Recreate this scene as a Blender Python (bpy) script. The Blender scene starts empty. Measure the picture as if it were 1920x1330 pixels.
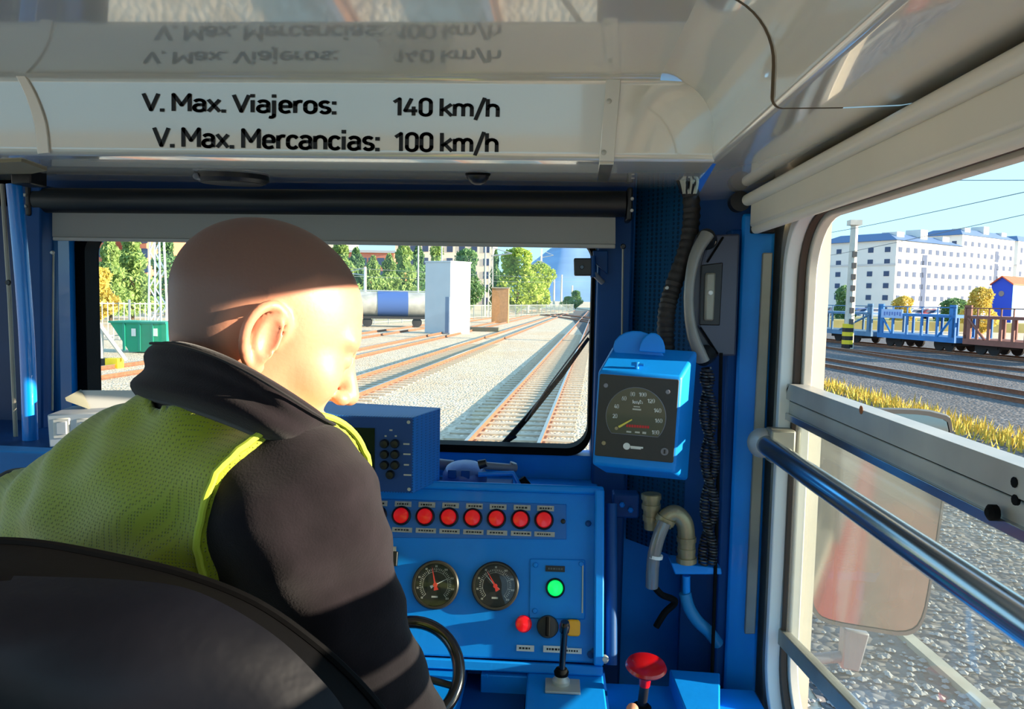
import bpy, bmesh, math, random
import numpy as np
from mathutils import Vector, Matrix
random.seed(7)
rng = np.random.default_rng(11)
SC = bpy.context.scene
COL = SC.collection
# ------------------------------------------------------------------ camera
FPX = 1420.0
CAM = Vector((0, 0, 1.5))
def _cam():
    vy = Vector(((1040 - 960) / FPX, (665 - 562) / FPX, -1)).normalized()      # where the train's own axis (+Y) points
    r = 0.02
    z = Vector((math.sin(r), math.cos(r), 0)); z.z = -(z.x * vy.x + z.y * vy.y) / vy.z
    z.normalize()
    x = vy.cross(z)
    return Matrix((x, vy, z))            # rows: world axes in camera space
ROT = _cam()
cd = bpy.data.cameras.new('camera'); cd.sensor_width = 36; cd.lens = FPX / 1920 * 36; cd.clip_start = 0.01; cd.clip_end = 9000
co = bpy.data.objects.new('camera', cd); COL.objects.link(co)
co.matrix_world = Matrix.Translation(CAM) @ ROT.to_4x4()
SC.camera = co
# ------------------------------------------------------------------ light
SUN_AZ, SUN_EL = math.radians(-5), math.radians(11.5)     # azimuth from +X towards +Y
sdir = Vector((math.cos(SUN_EL) * math.cos(SUN_AZ), math.cos(SUN_EL) * math.sin(SUN_AZ), math.sin(SUN_EL)))
W = bpy.data.worlds.new('sky'); SC.world = W; W.use_nodes = True
wn = W.node_tree; bgn = wn.nodes['Background']
tcw = wn.nodes.new('ShaderNodeTexCoord'); spw = wn.nodes.new('ShaderNodeSeparateXYZ'); rpw = wn.nodes.new('ShaderNodeValToRGB')
wn.links.new(tcw.outputs['Generated'], spw.inputs[0]); wn.links.new(spw.outputs['Z'], rpw.inputs[0]); wn.links.new(rpw.outputs[0], bgn.inputs[0])
cr_ = rpw.color_ramp; cr_.elements[0].position = 0.0; cr_.elements[0].color = (.40, .68, .84, 1); cr_.elements[1].position = 1.0; cr_.elements[1].color = (.20, .42, .78, 1)
e_ = cr_.elements.new(.12); e_.color = (.36, .66, .86, 1); e_ = cr_.elements.new(.4); e_.color = (.32, .58, .84, 1)
bgn.inputs[1].default_value = 0.92
sl = bpy.data.lights.new('sun', 'SUN'); sl.energy = 8.6; sl.angle = math.radians(0.6); sl.color = (1, 0.86, 0.66)
so = bpy.data.objects.new('sun', sl); COL.objects.link(so); so.location = (30, -4, 20)
so.rotation_euler = sdir.to_track_quat('Z', 'Y').to_euler()
vs = SC.view_settings; vs.view_transform = 'Standard'; vs.look = 'None'; vs.gamma = 1; vs.use_curve_mapping = False
vs.exposure = 1.08
# ------------------------------------------------------------------ projection helpers (photo pixel -> ray -> plane of the place)
def ray(px, py): return ROT @ Vector(((px - 960) / FPX, (665 - py) / FPX, -1))
def PY(px, py, Y): d = ray(px, py); return CAM + d * (Y / d.y)
def PX(px, py, X): d = ray(px, py); return CAM + d * (X / d.x)
def PZ(px, py, Z): d = ray(px, py); return CAM + d * ((Z - CAM.z) / d.z)
def PP(px, py, o, n): d = ray(px, py); return CAM + d * ((o - CAM).dot(n) / d.dot(n))
V = Vector
# ------------------------------------------------------------------ materials
def lin(c): return tuple(((x / 255) / 12.92 if x / 255 <= .04045 else ((x / 255 + .055) / 1.055) ** 2.4) for x in c)
MATS = {}
def M(name, rgb, rough=.5, metal=0, nscale=0, namt=.1, bump=0, bscale=60, coat=0, spec=.5, emit=0, sss=0, rvar=0, sheen=0, bdist=.002):
    if name in MATS: return MATS[name]
    m = bpy.data.materials.new(name); m.use_nodes = True; t = m.node_tree; N = t.nodes; L = t.links
    b = N['Principled BSDF']; c = lin(rgb)
    b.inputs['Base Color'].default_value = (*c, 1); b.inputs['Roughness'].default_value = rough
    b.inputs['Metallic'].default_value = metal; b.inputs['Specular IOR Level'].default_value = spec
    if name.startswith('cream_gloss'): b.inputs['Coat IOR'].default_value = 1.9
    if coat: b.inputs['Coat Weight'].default_value = coat; b.inputs['Coat Roughness'].default_value = .04
    if sheen: b.inputs['Sheen Weight'].default_value = sheen
    if sss:
        b.inputs['Subsurface Weight'].default_value = sss; b.inputs['Subsurface Radius'].default_value = (1, .35, .2); b.inputs['Subsurface Scale'].default_value = .008
    if emit: b.inputs['Emission Color'].default_value = (*c, 1); b.inputs['Emission Strength'].default_value = emit
    tc = N.new('ShaderNodeTexCoord')
    if nscale:
        n = N.new('ShaderNodeTexNoise'); n.inputs['Scale'].default_value = nscale; n.inputs['Detail'].default_value = 5
        L.new(tc.outputs['Object'], n.inputs['Vector'])
        r = N.new('ShaderNodeValToRGB')
        r.color_ramp.elements[0].position = .3; r.color_ramp.elements[1].position = .7
        r.color_ramp.elements[0].color = (*[x * (1 - namt) for x in c], 1); r.color_ramp.elements[1].color = (*[min(1, x * (1 + namt)) for x in c], 1)
        L.new(n.outputs['Fac'], r.inputs[0]); L.new(r.outputs[0], b.inputs['Base Color'])
        if rvar:
            mr = N.new('ShaderNodeMapRange'); mr.inputs[3].default_value = max(0, rough - rvar); mr.inputs[4].default_value = rough + rvar
            L.new(n.outputs['Fac'], mr.inputs[0]); L.new(mr.outputs[0], b.inputs['Roughness'])
    if bump:
        n2 = N.new('ShaderNodeTexNoise'); n2.inputs['Scale'].default_value = bscale; n2.inputs['Detail'].default_value = 4
        L.new(tc.outputs['Object'], n2.inputs['Vector'])
        bp = N.new('ShaderNodeBump'); bp.inputs['Strength'].default_value = bump; bp.inputs['Distance'].default_value = bdist
        L.new(n2.outputs['Fac'], bp.inputs['Height']); L.new(bp.outputs[0], b.inputs['Normal'])
    MATS[name] = m; return m
def nodes(m): return m.node_tree.nodes, m.node_tree.links, m.node_tree.nodes['Principled BSDF']
def dots(m, scale, depth=.4, lo=.12, hi=.2, col=None, bump=True):
    """punched dots from a Voronoi lattice (no randomness) on object coordinates"""
    N, L, b = nodes(m)
    tc = N.new('ShaderNodeTexCoord'); v = N.new('ShaderNodeTexVoronoi'); v.inputs['Scale'].default_value = scale; v.inputs['Randomness'].default_value = 0
    L.new(tc.outputs['Object'], v.inputs['Vector'])
    mr = N.new('ShaderNodeMapRange'); mr.inputs[1].default_value = lo; mr.inputs[2].default_value = hi
    L.new(v.outputs['Distance'], mr.inputs[0])
    src = b.inputs['Base Color'].links[0].from_socket if b.inputs['Base Color'].links else None
    mx = N.new('ShaderNodeMix'); mx.data_type = 'RGBA'
    base = b.inputs['Base Color'].default_value
    mx.inputs[6].default_value = (*(col or [x * (1 - depth) for x in base[:3]]), 1); mx.inputs[7].default_value = base
    if src: L.new(src, mx.inputs[7])
    L.new(mr.outputs[0], mx.inputs[0]); L.new(mx.outputs[2], b.inputs['Base Color'])
    if bump:
        bp = N.new('ShaderNodeBump'); bp.inputs['Strength'].default_value = .6; bp.inputs['Distance'].default_value = .002
        L.new(mr.outputs[0], bp.inputs['Height']); L.new(bp.outputs[0], b.inputs['Normal'])
    return m
def glass(name, tint=(1, 1, 1), dirt=0.0, refl=1.0, dirtcol=(.7, .72, .7)):
    m = bpy.data.materials.new(name); m.use_nodes = True; t = m.node_tree; N = t.nodes; L = t.links
    N.remove(N['Principled BSDF']); out = N['Material Output']
    tr = N.new('ShaderNodeBsdfTransparent'); tr.inputs[0].default_value = (*tint, 1)
    gl = N.new('ShaderNodeBsdfGlossy'); gl.inputs['Roughness'].default_value = .02
    fr = N.new('ShaderNodeFresnel'); fr.inputs[0].default_value = 1.45
    mu = N.new('ShaderNodeMath'); mu.operation = 'MULTIPLY'; mu.inputs[1].default_value = refl; L.new(fr.outputs[0], mu.inputs[0])
    ge = N.new('ShaderNodeNewGeometry'); iv = N.new('ShaderNodeMath'); iv.operation = 'SUBTRACT'; iv.inputs[0].default_value = 1; L.new(ge.outputs['Backfacing'], iv.inputs[1])      # reflect at the outer faces only
    m3 = N.new('ShaderNodeMath'); m3.operation = 'MULTIPLY'; L.new(mu.outputs[0], m3.inputs[0]); L.new(iv.outputs[0], m3.inputs[1]); mu = m3
    mx = N.new('ShaderNodeMixShader'); L.new(mu.outputs[0], mx.inputs[0]); L.new(tr.outputs[0], mx.inputs[1]); L.new(gl.outputs[0], mx.inputs[2])
    res = mx
    if dirt:
        df = N.new('ShaderNodeBsdfDiffuse'); df.inputs[0].default_value = (*dirtcol, 1)
        tl = N.new('ShaderNodeBsdfTranslucent'); tl.inputs[0].default_value = (*dirtcol, 1)
        md = N.new('ShaderNodeMixShader'); md.inputs[0].default_value = .5; L.new(df.outputs[0], md.inputs[1]); L.new(tl.outputs[0], md.inputs[2])
        tc = N.new('ShaderNodeTexCoord'); n = N.new('ShaderNodeTexNoise'); n.inputs['Scale'].default_value = 4; n.inputs['Detail'].default_value = 6
        L.new(tc.outputs['Object'], n.inputs['Vector'])
        mr = N.new('ShaderNodeMapRange'); mr.inputs[3].default_value = dirt * .7; mr.inputs[4].default_value = dirt * 1.3
        L.new(n.outputs['Fac'], mr.inputs[0])
        m2 = N.new('ShaderNodeMixShader'); L.new(mr.outputs[0], m2.inputs[0]); L.new(mx.outputs[0], m2.inputs[1]); L.new(md.outputs[0], m2.inputs[2]); res = m2
    L.new(res.outputs[0], out.inputs[0]); MATS[name] = m; return m
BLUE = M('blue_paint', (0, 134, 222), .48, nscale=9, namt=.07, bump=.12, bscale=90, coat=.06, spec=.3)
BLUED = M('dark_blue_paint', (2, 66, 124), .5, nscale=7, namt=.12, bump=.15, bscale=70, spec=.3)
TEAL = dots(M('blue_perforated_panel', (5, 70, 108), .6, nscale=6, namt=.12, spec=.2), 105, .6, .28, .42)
NAVYP = M('screen_front_blue', (2, 60, 124), .5, nscale=14, namt=.05)
CREAM = M('cream_gloss_laminate', (222, 216, 200), .14, nscale=2, namt=.03, coat=1.0, spec=.6)
CREAMW = M('cream_blind_profile', (232, 222, 200), .4, nscale=5, namt=.05)
BLACK = M('black_plastic', (18, 18, 20), .42, nscale=20, namt=.15)
BLACKG = M('black_gloss', (10, 10, 11), .18, coat=.4)
RUBBER = M('black_rubber', (7, 7, 8), .8, bump=.2, bscale=120, spec=.15)
GREYF = M('grey_blind_fabric', (150, 148, 142), .8, nscale=3, namt=.04, bump=.1, bscale=300)
ALU = M('brushed_aluminium', (186, 184, 174), .42, .35, nscale=12, namt=.12, rvar=.08)
ALUD = M('weathered_aluminium', (150, 146, 132), .5, .45, nscale=9, namt=.18, rvar=.1)
STEEL = M('polished_steel', (176, 186, 194), .2, .95, nscale=10, namt=.05)
OFFW = M('off_white_paint', (214, 206, 188), .45, nscale=8, namt=.08)
WHITE = M('white_plate', (225, 225, 218), .5)
INK = M('black_ink', (8, 8, 9), .55)
GREYP = M('grey_plastic', (120, 122, 130), .4, nscale=9, namt=.06)
LAV = M('slate_grey_plastic', (66, 70, 88), .38, nscale=9, namt=.08)
BRASS = M('aged_brass_fitting', (150, 138, 108), .42, .6, nscale=25, namt=.25, bump=.2, bscale=80)
REDL = M('red_lens', (235, 8, 22), .3, emit=.12, coat=.3)
GRNL = M('green_lens', (0, 225, 90), .3, emit=.55, coat=.3)
YELL = M('amber_button', (245, 165, 10), .35)
REDP = M('red_enamel', (190, 14, 18), .28, coat=.5)
SCREEN = M('dark_lcd_screen', (22, 30, 26), .12, coat=.5)
FLOORM = M('grey_floor_rubber', (60, 62, 64), .8, nscale=10, namt=.2)
WSG = glass('windscreen_glass', (.96, .985, .975), 0, 1.0)
SASHG = glass('dusty_side_glass', (.86, .91, .90), .045, 1.0)
# ------------------------------------------------------------------ mesh builder
def link_mesh(name, me, mat, parent=None, smooth=None, bevel=0, seg=2, subsurf=0, solid=0, origin=None):
    if mat: me.materials.append(mat)
    if smooth is not None:
        me.polygons.foreach_set('use_smooth', [True] * len(me.polygons))
        if smooth < 180: me.set_sharp_from_angle(angle=math.radians(smooth))
    o = bpy.data.objects.new(name, me); COL.objects.link(o)
    off = V((0, 0, 0))
    if parent is not None:
        off = ORG[parent.name]; o.parent = parent
        if origin is not None:                       # the part's own origin inside its thing
            o.location = V(origin) - off; off = V(origin)
    elif origin is not None: o.location = origin; off = V(origin)
    if off.length: me.transform(Matrix.Translation(-off))
    ORG[o.name] = off
    if solid: s = o.modifiers.new('solidify', 'SOLIDIFY'); s.thickness = solid; s.offset = 0
    if bevel: b = o.modifiers.new('bevel', 'BEVEL'); b.width = bevel; b.segments = seg; b.limit_method = 'ANGLE'; b.harden_normals = False
    if subsurf: s = o.modifiers.new('subsurf', 'SUBSURF'); s.levels = subsurf; s.render_levels = subsurf
    return o
ORG = {}
def frame_from(z, up=V((0, 0, 1))):
    z = V(z).normalized(); x = V(up).cross(z)
    if x.length < 1e-4: x = V((1, 0, 0)).cross(z)
    x.normalize(); return x, z.cross(x), z
class MB:
    def __init__(s): s.v = []; s.f = []
    def add(s, vs_, fs): k = len(s.v); s.v += [tuple(p) for p in vs_]; s.f += [tuple(i + k for i in f) for f in fs]; return s
    def obox(s, c, ax, ay, az):
        c, ax, ay, az = V(c), V(ax), V(ay), V(az)
        P = [c + i * ax + j * ay + k * az for k in (-1, 1) for j in (-1, 1) for i in (-1, 1)]
        return s.hexa(P)
    def hexa(s, P): return s.add(P, [(0, 2, 3, 1), (4, 5, 7, 6), (0, 1, 5, 4), (2, 6, 7, 3), (0, 4, 6, 2), (1, 3, 7, 5)])
    def box(s, x0, x1, y0, y1, z0, z1):
        return s.obox(((x0 + x1) / 2, (y0 + y1) / 2, (z0 + z1) / 2), ((x1 - x0) / 2, 0, 0), (0, (y1 - y0) / 2, 0), (0, 0, (z1 - z0) / 2))
    def prism(s, pts, ext):
        pts = [V(p) for p in pts]; n = len(pts); e = V(ext)
        return s.add(pts + [p + e for p in pts], [tuple(range(n))[::-1], tuple(range(n, 2 * n))] + [(i, (i + 1) % n, n + (i + 1) % n, n + i) for i in range(n)])
    def tube(s, path, r, n=10, closed=False, caps=True, flat=1.0):
        P = [V(p) for p in path]; m = len(P); R = r if isinstance(r, (list, tuple)) else [r] * m
        T = []
        for i in range(m):
            a = P[(i - 1) % m] if (closed or i) else P[i]; b = P[(i + 1) % m] if (closed or i < m - 1) else P[i]
            T.append((b - a).normalized())
        x, y, z = frame_from(T[0]); rings = []
        for i in range(m):
            if i:
                q = T[i - 1].rotation_difference(T[i]); x = q @ x
                x = (x - T[i] * x.dot(T[i])).normalized()
            y = T[i].cross(x)
            rings.append([P[i] + (x * math.cos(2 * math.pi * k / n) + y * flat * math.sin(2 * math.pi * k / n)) * R[i] for k in range(n)])
        vv = [p for g in rings for p in g]; ff = []
        for i in range(m if closed else m - 1):
            j = (i + 1) % m
            ff += [(i * n + k, i * n + (k + 1) % n, j * n + (k + 1) % n, j * n + k) for k in range(n)]
        if caps and not closed: ff += [tuple(range(n))[::-1], tuple(range((m - 1) * n, m * n))]
        return s.add(vv, ff)
    def cyl(s, a, b, r, r2=None, n=20): return s.tube([a, b], [r, r if r2 is None else r2], n)
    def lathe(s, o, axis, prof, n=28):
        o = V(o); x, y, z = frame_from(axis); vv = []; m = len(prof)
        for r, h in prof: vv += [o + z * h + (x * math.cos(2 * math.pi * k / n) + y * math.sin(2 * math.pi * k / n)) * max(r, 1e-5) for k in range(n)]
        ff = [(i * n + k, i * n + (k + 1) % n, (i + 1) * n + (k + 1) % n, (i + 1) * n + k) for i in range(m - 1) for k in range(n)]
        return s.add(vv, ff + [tuple(range(n))[::-1], tuple(range((m - 1) * n, m * n))])
    def grid(s, rows):
        n = len(rows[0]); vv = [p for r in rows for p in r]
        return s.add(vv, [(i * n + j, i * n + j + 1, (i + 1) * n + j + 1, (i + 1) * n + j) for i in range(len(rows) - 1) for j in range(n - 1)])
    def rbox(s, c, ax, ay, az, r, n=5):
        """rounded-outline slab: outline in ax/ay, thickness along az"""
        c, ax, ay, az = V(c), V(ax), V(ay), V(az); a, b = ax.length, ay.length; ux, uy = ax / a, ay / b; pts = []
        for sx, sy, a0 in ((1, 1, 0), (-1, 1, 90), (-1, -1, 180), (1, -1, 270)):
            for k in range(n + 1):
                t = math.radians(a0 + 90 * k / n); pts.append(c - az + ux * (sx * (a - r) + r * math.cos(t)) + uy * (sy * (b - r) + r * math.sin(t)))
        return s.prism(pts, az * 2)
    def build(s, name, mat, parent=None, smooth=35, bevel=0, **k):
        me = bpy.data.meshes.new(name); me.from_pydata(s.v, [], s.f)
        bm = bmesh.new(); bm.from_mesh(me); bmesh.ops.recalc_face_normals(bm, faces=bm.faces); bm.to_mesh(me); bm.free()
        return link_mesh(name, me, mat, parent, smooth, bevel, **k)
def tag(o, label, cat, group=None):
    o['label'] = label; o['category'] = cat
    if group: o['group'] = group
    return o
def thing(name, label, cat, loc, group=None):
    o = bpy.data.objects.new(name, None); COL.objects.link(o); o.location = loc; o.empty_display_size = .05
    ORG[o.name] = V(loc); return tag(o, label, cat, group)
def struct(o, label=None):
    o['kind'] = 'structure'
    if label: o['label'] = label
    return o
def poly_px(pts, Y): return [PY(x, y, Y) for x, y in pts]
def slab_px(pts, Y, th): return MB().prism(poly_px(pts, Y), (0, th, 0))
def spline(P, n=8, closed=False):
    P = [V(p) for p in P]; m = len(P); out = []
    for i in range(m if closed else m - 1):
        g = lambda k: P[k % m] if closed else P[min(max(k, 0), m - 1)]
        a, b, c, d = g(i - 1), g(i), g(i + 1), g(i + 2)
        for k in range(n):
            t = k / n; out.append(.5 * ((2 * b) + (c - a) * t + (2 * a - 5 * b + 4 * c - d) * t * t + (3 * b - a - 3 * c + d) * t ** 3))
    if not closed: out.append(P[-1])
    return out
def _arc(cx, cy, rx, ry, a0, a1, n=10): return [(cx + rx * math.cos(math.radians(a0 + (a1 - a0) * k / n)), cy + ry * math.sin(math.radians(a0 + (a1 - a0) * k / n))) for k in range(n + 1)]
def _bowl(x0, x1, y0, y1, r=.2): return [(x0, y0 + r)] + _arc(x0 + r, y0 + r, r, r, 180, 270, 5) + _arc(x1 - r, y0 + r, r, r, 270, 360, 5) + _arc(x1 - r, y1 - r, r, r, 0, 90, 5) + _arc(x0 + r, y1 - r, r, r, 90, 180, 5) + [(x0, y0 + r)]
# plain stroke lettering (cap height 1, strokes .15 thick, centre lines given): glyph -> (advance, strokes)
_n = [(0.07, .08), (.07, .66)]
GL = {' ': (.30, []), '.': (.27, [[(.09, .08), (.09, .081)]]), ':': (.27, [[(.09, .08), (.09, .081)], [(.09, .60), (.09, .601)]]), '-': (.4, [[(.05, .42), (.3, .42)]]),
 '/': (.46, [[(.04, -.12), (.38, 1.02)]]),
 'V': (.68, [[(.03, .93), (.31, .08), (.59, .93)]]), 'M': (.86, [[(.08, .07), (.08, .93), (.39, .36), (.70, .93), (.70, .07)]]),
 'x': (.56, [[(.05, .07), (.46, .66)], [(.05, .66), (.46, .07)]]), 'i': (.26, [[(.09, .07), (.09, .66)], [(.09, .92), (.09, .921)]]),
 'j': (.28, [[(-.06, -.2)] + _arc(-.02, -.09, .12, .12, 270, 360, 5) + [(.10, .66)], [(.10, .92), (.10, .921)]]),
 'a': (.58, [_arc(.25, .5, .19, .16, 150, 0, 8) + [(.44, .07)], [(.44, .40), (.2, .40)] + _arc(.21, .235, .16, .165, 90, 270, 8) + [(.30, .07), (.44, .16)]]),
 'e': (.58, [[(.08, .37), (.46, .37), (.46, .46)] + _arc(.27, .47, .19, .19, 0, 180, 8) + [(.08, .26)] + _arc(.27, .26, .19, .19, 180, 300, 8) + [(.43, .12)]]),
 'r': (.40, [[(.08, .07), (.08, .66)], [(.08, .44)] + _arc(.27, .46, .18, .2, 170, 70, 6)]),
 'o': (.60, [_bowl(.08, .47, .07, .66)]), 'c': (.54, [_arc(.27, .46, .19, .2, 35, 180, 8) + _arc(.27, .27, .19, .2, 180, 325, 8)]),
 's': (.53, [_arc(.25, .51, .17, .15, 40, 200, 8) + [(.16, .39), (.34, .335)] + _arc(.25, .22, .17, .15, 30, -150, 8)]),
 'n': (.60, [_n, [(.07, .44)] + _arc(.27, .46, .2, .2, 180, 0, 8) + [(.47, .07)]]), 'h': (.60, [[(.07, .07), (.07, .95)], [(.07, .44)] + _arc(.27, .46, .2, .2, 180, 0, 8) + [(.47, .07)]]),
 'm': (.90, [_n, [(.07, .46)] + _arc(.24, .48, .17, .18, 180, 0, 8) + [(.41, .07)], [(.41, .46)] + _arc(.58, .48, .17, .18, 180, 0, 8) + [(.75, .07)]]),
 'k': (.56, [[(.08, .07), (.08, .95)], [(.46, .66), (.10, .33)], [(.20, .42), (.48, .07)]]),
 '0': (.62, [_bowl(.08, .49, .07, .93)]), '1': (.44, [[(.05, .76), (.26, .93), (.26, .07)]]), '4': (.62, [[(.30, .93), (.06, .30), (.52, .30)], [(.40, .50), (.40, .07)]]),
 '2': (.58, [_arc(.27, .68, .19, .24, 165, -30, 9) + [(.07, .07), (.48, .07)]]), '6': (.6, [_bowl(.08, .47, .07, .55), [(.09, .34), (.34, .93)]]), '8': (.6, [_bowl(.08, .47, .07, .5, .19), _bowl(.10, .45, .5, .93, .17)]),
 'C': (.62, [_arc(.29, .70, .21, .23, 30, 180, 8) + _arc(.29, .30, .21, .23, 180, 330, 8)]), 'P': (.58, [[(.08, .07), (.08, .93), (.3, .93)] + _arc(.3, .72, .19, .21, 90, -90, 8) + [(.08, .51)]])}
def lettering(text, name, mat, parent, a, b, top, nrm=V((0, -1, 0)), bold=.086, lift=.0012):
    """flat print: baseline from a to b (world), cap height reaching to point top"""
    quads = []; x = 0; polys = []
    for ch in text:
        adv, strokes = GL[ch]
        for st in strokes:
            for (p, q) in zip(st[:-1], st[1:]):
                d = V((q[0] - p[0], q[1] - p[1])); d = d.normalized() if d.length > .005 else V((1, 0)); n_ = V((-d.y, d.x)) * bold; e = d * bold * .35
                polys.append([(x + p[0] + n_.x - e.x, p[1] + n_.y - e.y), (x + q[0] + n_.x + e.x, q[1] + n_.y + e.y), (x + q[0] - n_.x + e.x, q[1] - n_.y + e.y), (x + p[0] - n_.x - e.x, p[1] - n_.y - e.y)] if len(st) > 2 or st[0][1] != st[1][1] - .001 else
                             [(x + p[0] + sx * bold * 1.1, p[1] + sy * bold * 1.1) for sx, sy in ((-1, -1), (1, -1), (1, 1), (-1, 1))])
            for p in st[1:-1]: polys.append([(x + p[0] + bold * math.cos(t), p[1] + bold * math.sin(t)) for t in np.linspace(0, 2 * math.pi, 9)[:-1]])
        x += adv * .96 if ch not in ' .' else adv * .80
    xs_ = [p[0] for g in polys for p in g]; x0, x1 = min(xs_), max(xs_)
    a, b, top = V(a), V(b), V(top); u = b - a; w = top - a; w = w - u * (w.dot(u) / u.length_squared); mb = MB()
    for g in polys: mb.add([a + u * ((p[0] - x0) / (x1 - x0)) + w * p[1] + nrm * lift for p in g], [tuple(range(len(g)))])
    me = bpy.data.meshes.new(name); me.from_pydata(mb.v, [], mb.f); return link_mesh(name, me, mat, parent)
# ------------------------------------------------------------------ signed-distance sculpting (for the person and soft things)
def surf_nets(fn, lo, hi, h):
    lo, hi = np.array(lo, float), np.array(hi, float); n = np.ceil((hi - lo) / h).astype(int) + 1
    ax = [lo[i] + h * np.arange(n[i]) for i in range(3)]
    X, Y, Z = np.meshgrid(*ax, indexing='ij'); Fv = fn(X.astype(np.float32), Y.astype(np.float32), Z.astype(np.float32))
    S = Fv < 0; c = tuple(n - 1)
    corner = [(i, j, k) for i in (0, 1) for j in (0, 1) for k in (0, 1)]
    sub = lambda A, o: A[o[0]:o[0] + c[0], o[1]:o[1] + c[1], o[2]:o[2] + c[2]]
    cnt = sum(sub(S, o).astype(np.int8) for o in corner); act = (cnt > 0) & (cnt < 8)
    idx = -np.ones(c, np.int64); A = np.argwhere(act); idx[act] = np.arange(len(A))
    acc = np.zeros((len(A), 3)); w = np.zeros(len(A))
    f8 = {o: sub(Fv, o)[act] for o in corner}
    for o in corner:
        for d in range(3):
            if o[d]: continue
            q = list(o); q[d] = 1; q = tuple(q); a, b = f8[o], f8[q]; m = (a < 0) != (b < 0)
            t = a[m] / (a[m] - b[m]); p = np.tile(np.array(o, float), (m.sum(), 1)); p[:, d] = t
            acc[m] += p; w[m] += 1
    verts = lo + h * (A + acc / w[:, None]); faces = []
    for d in range(3):
        e = [slice(None)] * 3; f = [slice(None)] * 3; e[d] = slice(0, -1); f[d] = slice(1, None)
        s0, s1 = S[tuple(e)], S[tuple(f)]; E = np.argwhere(s0 != s1)
        u, v = [(1, 2), (2, 0), (0, 1)][d]
        E = E[(E[:, u] > 0) & (E[:, v] > 0) & (E[:, u] < n[u] - 1) & (E[:, v] < n[v] - 1)]
        g = lambda du, dv: idx[tuple((E + np.array([(-du if k == u else 0) + (-dv if k == v else 0) for k in range(3)])).T)]
        q = np.stack([g(0, 0), g(1, 0), g(1, 1), g(0, 1)], 1)
        fl = S[tuple(E.T)]; q[~fl] = q[~fl][:, ::-1]; faces.append(q)
    return verts, np.concatenate(faces)
def np_mesh(name, verts, faces):
    me = bpy.data.meshes.new(name); me.vertices.add(len(verts)); me.vertices.foreach_set('co', np.asarray(verts, np.float32).ravel())
    me.loops.add(faces.size); me.loops.foreach_set('vertex_index', faces.ravel().astype(np.int32))
    me.polygons.add(len(faces)); me.polygons.foreach_set('loop_start', np.arange(0, faces.size, faces.shape[1], dtype=np.int32))
    me.update(calc_edges=True); me.validate(); return me
def smin(a, b, k): h = np.clip(.5 + .5 * (b - a) / k, 0, 1); return b + (a - b) * h - k * h * (1 - h)
def smax(a, b, k): return -smin(-a, -b, k)
def s_ell(P, c, r, R=None):
    x, y, z = P[0] - c[0], P[1] - c[1], P[2] - c[2]
    if R is not None: x, y, z = [R[0][i] * x + R[1][i] * y + R[2][i] * z for i in range(3)]
    k0 = np.sqrt((x / r[0]) ** 2 + (y / r[1]) ** 2 + (z / r[2]) ** 2); k1 = np.sqrt((x / r[0] ** 2) ** 2 + (y / r[1] ** 2) ** 2 + (z / r[2] ** 2) ** 2)
    return k0 * (k0 - 1) / np.maximum(k1, 1e-9)
def s_cap(P, a, b, r1, r2=None):
    r2 = r1 if r2 is None else r2; a = np.array(a, float); b = np.array(b, float); d = b - a
    t = np.clip(((P[0] - a[0]) * d[0] + (P[1] - a[1]) * d[1] + (P[2] - a[2]) * d[2]) / (d @ d), 0, 1)
    return np.sqrt((P[0] - a[0] - t * d[0]) ** 2 + (P[1] - a[1] - t * d[1]) ** 2 + (P[2] - a[2] - t * d[2]) ** 2) - (r1 + (r2 - r1) * t)
# ================================================================== the cab shell
def rr(a0, a1, b0, b1, r, n=8):
    out = []
    for ca, cb, t0 in ((a1 - r, b1 - r, 0), (a0 + r, b1 - r, 90), (a0 + r, b0 + r, 180), (a1 - r, b0 + r, 270)):
        for k in range(n + 1):
            t = math.radians(t0 + 90 * k / n); out.append((ca + r * math.cos(t), cb + r * math.sin(t)))
    return out
def ring(mb, outer, inner, to3, d0, d1):
    """closed ring between two outlines of equal length, from depth d0 to d1"""
    n = len(outer); P = [to3(p, d) for d in (d0, d1) for L_ in (outer, inner) for p in L_]
    ff = []
    for i in range(n):
        j = (i + 1) % n
        ff += [(i, j, n + j, n + i), (2 * n + i, 3 * n + i, 3 * n + j, 2 * n + j), (i, 2 * n + i, 2 * n + j, j), (n + i, n + j, 3 * n + j, 3 * n + i)]
    return mb.add(P, ff)
XZ = lambda p, d: V((p[0], d, p[1]))
YZ = lambda p, d: V((d, p[0], p[1]))
YF = 1.75                                                     # front bulkhead
wx0 = PY(146, 600, YF).x; wx1 = PY(1113, 640, YF).x; wz0 = PY(800, 846, YF).z; wz1 = PY(640, 425, YF).z
XR = .43                                                      # inner face of the right-hand side wall
XL = -2.45
# front bulkhead with two windscreen openings (the far-left one is out of frame, it lets the daylight in)
def wall_with_holes(name, mat, a0, a1, b0, b1, holes, to3, d0, d1):
    mb = MB(); xs = sorted({a0, a1, *[h[0] for h in holes], *[h[1] for h in holes]})
    for i in range(len(xs) - 1):
        m = (xs[i] + xs[i + 1]) / 2; hs = [h for h in holes if h[0] < m < h[1]]
        segs = [(b0, b1)]
        for h in hs: segs = [(b0, h[2]), (h[3], b1)]
        for s0, s1 in segs:
            mb.hexa([to3((a, b), d) for d in (d0, d1) for b in (s0, s1) for a in (xs[i], xs[i + 1])])
    return mb.build(name, mat, smooth=None)
lx0, lx1 = XL + .12, wx0 - .32
o = struct(wall_with_holes('wall_front', BLUE, XL, XR + .075, -.1, 1.95, [(wx0, wx1, wz0, wz1), (lx0, lx1, wz0, wz1)], XZ, YF, YF + .07))
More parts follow.
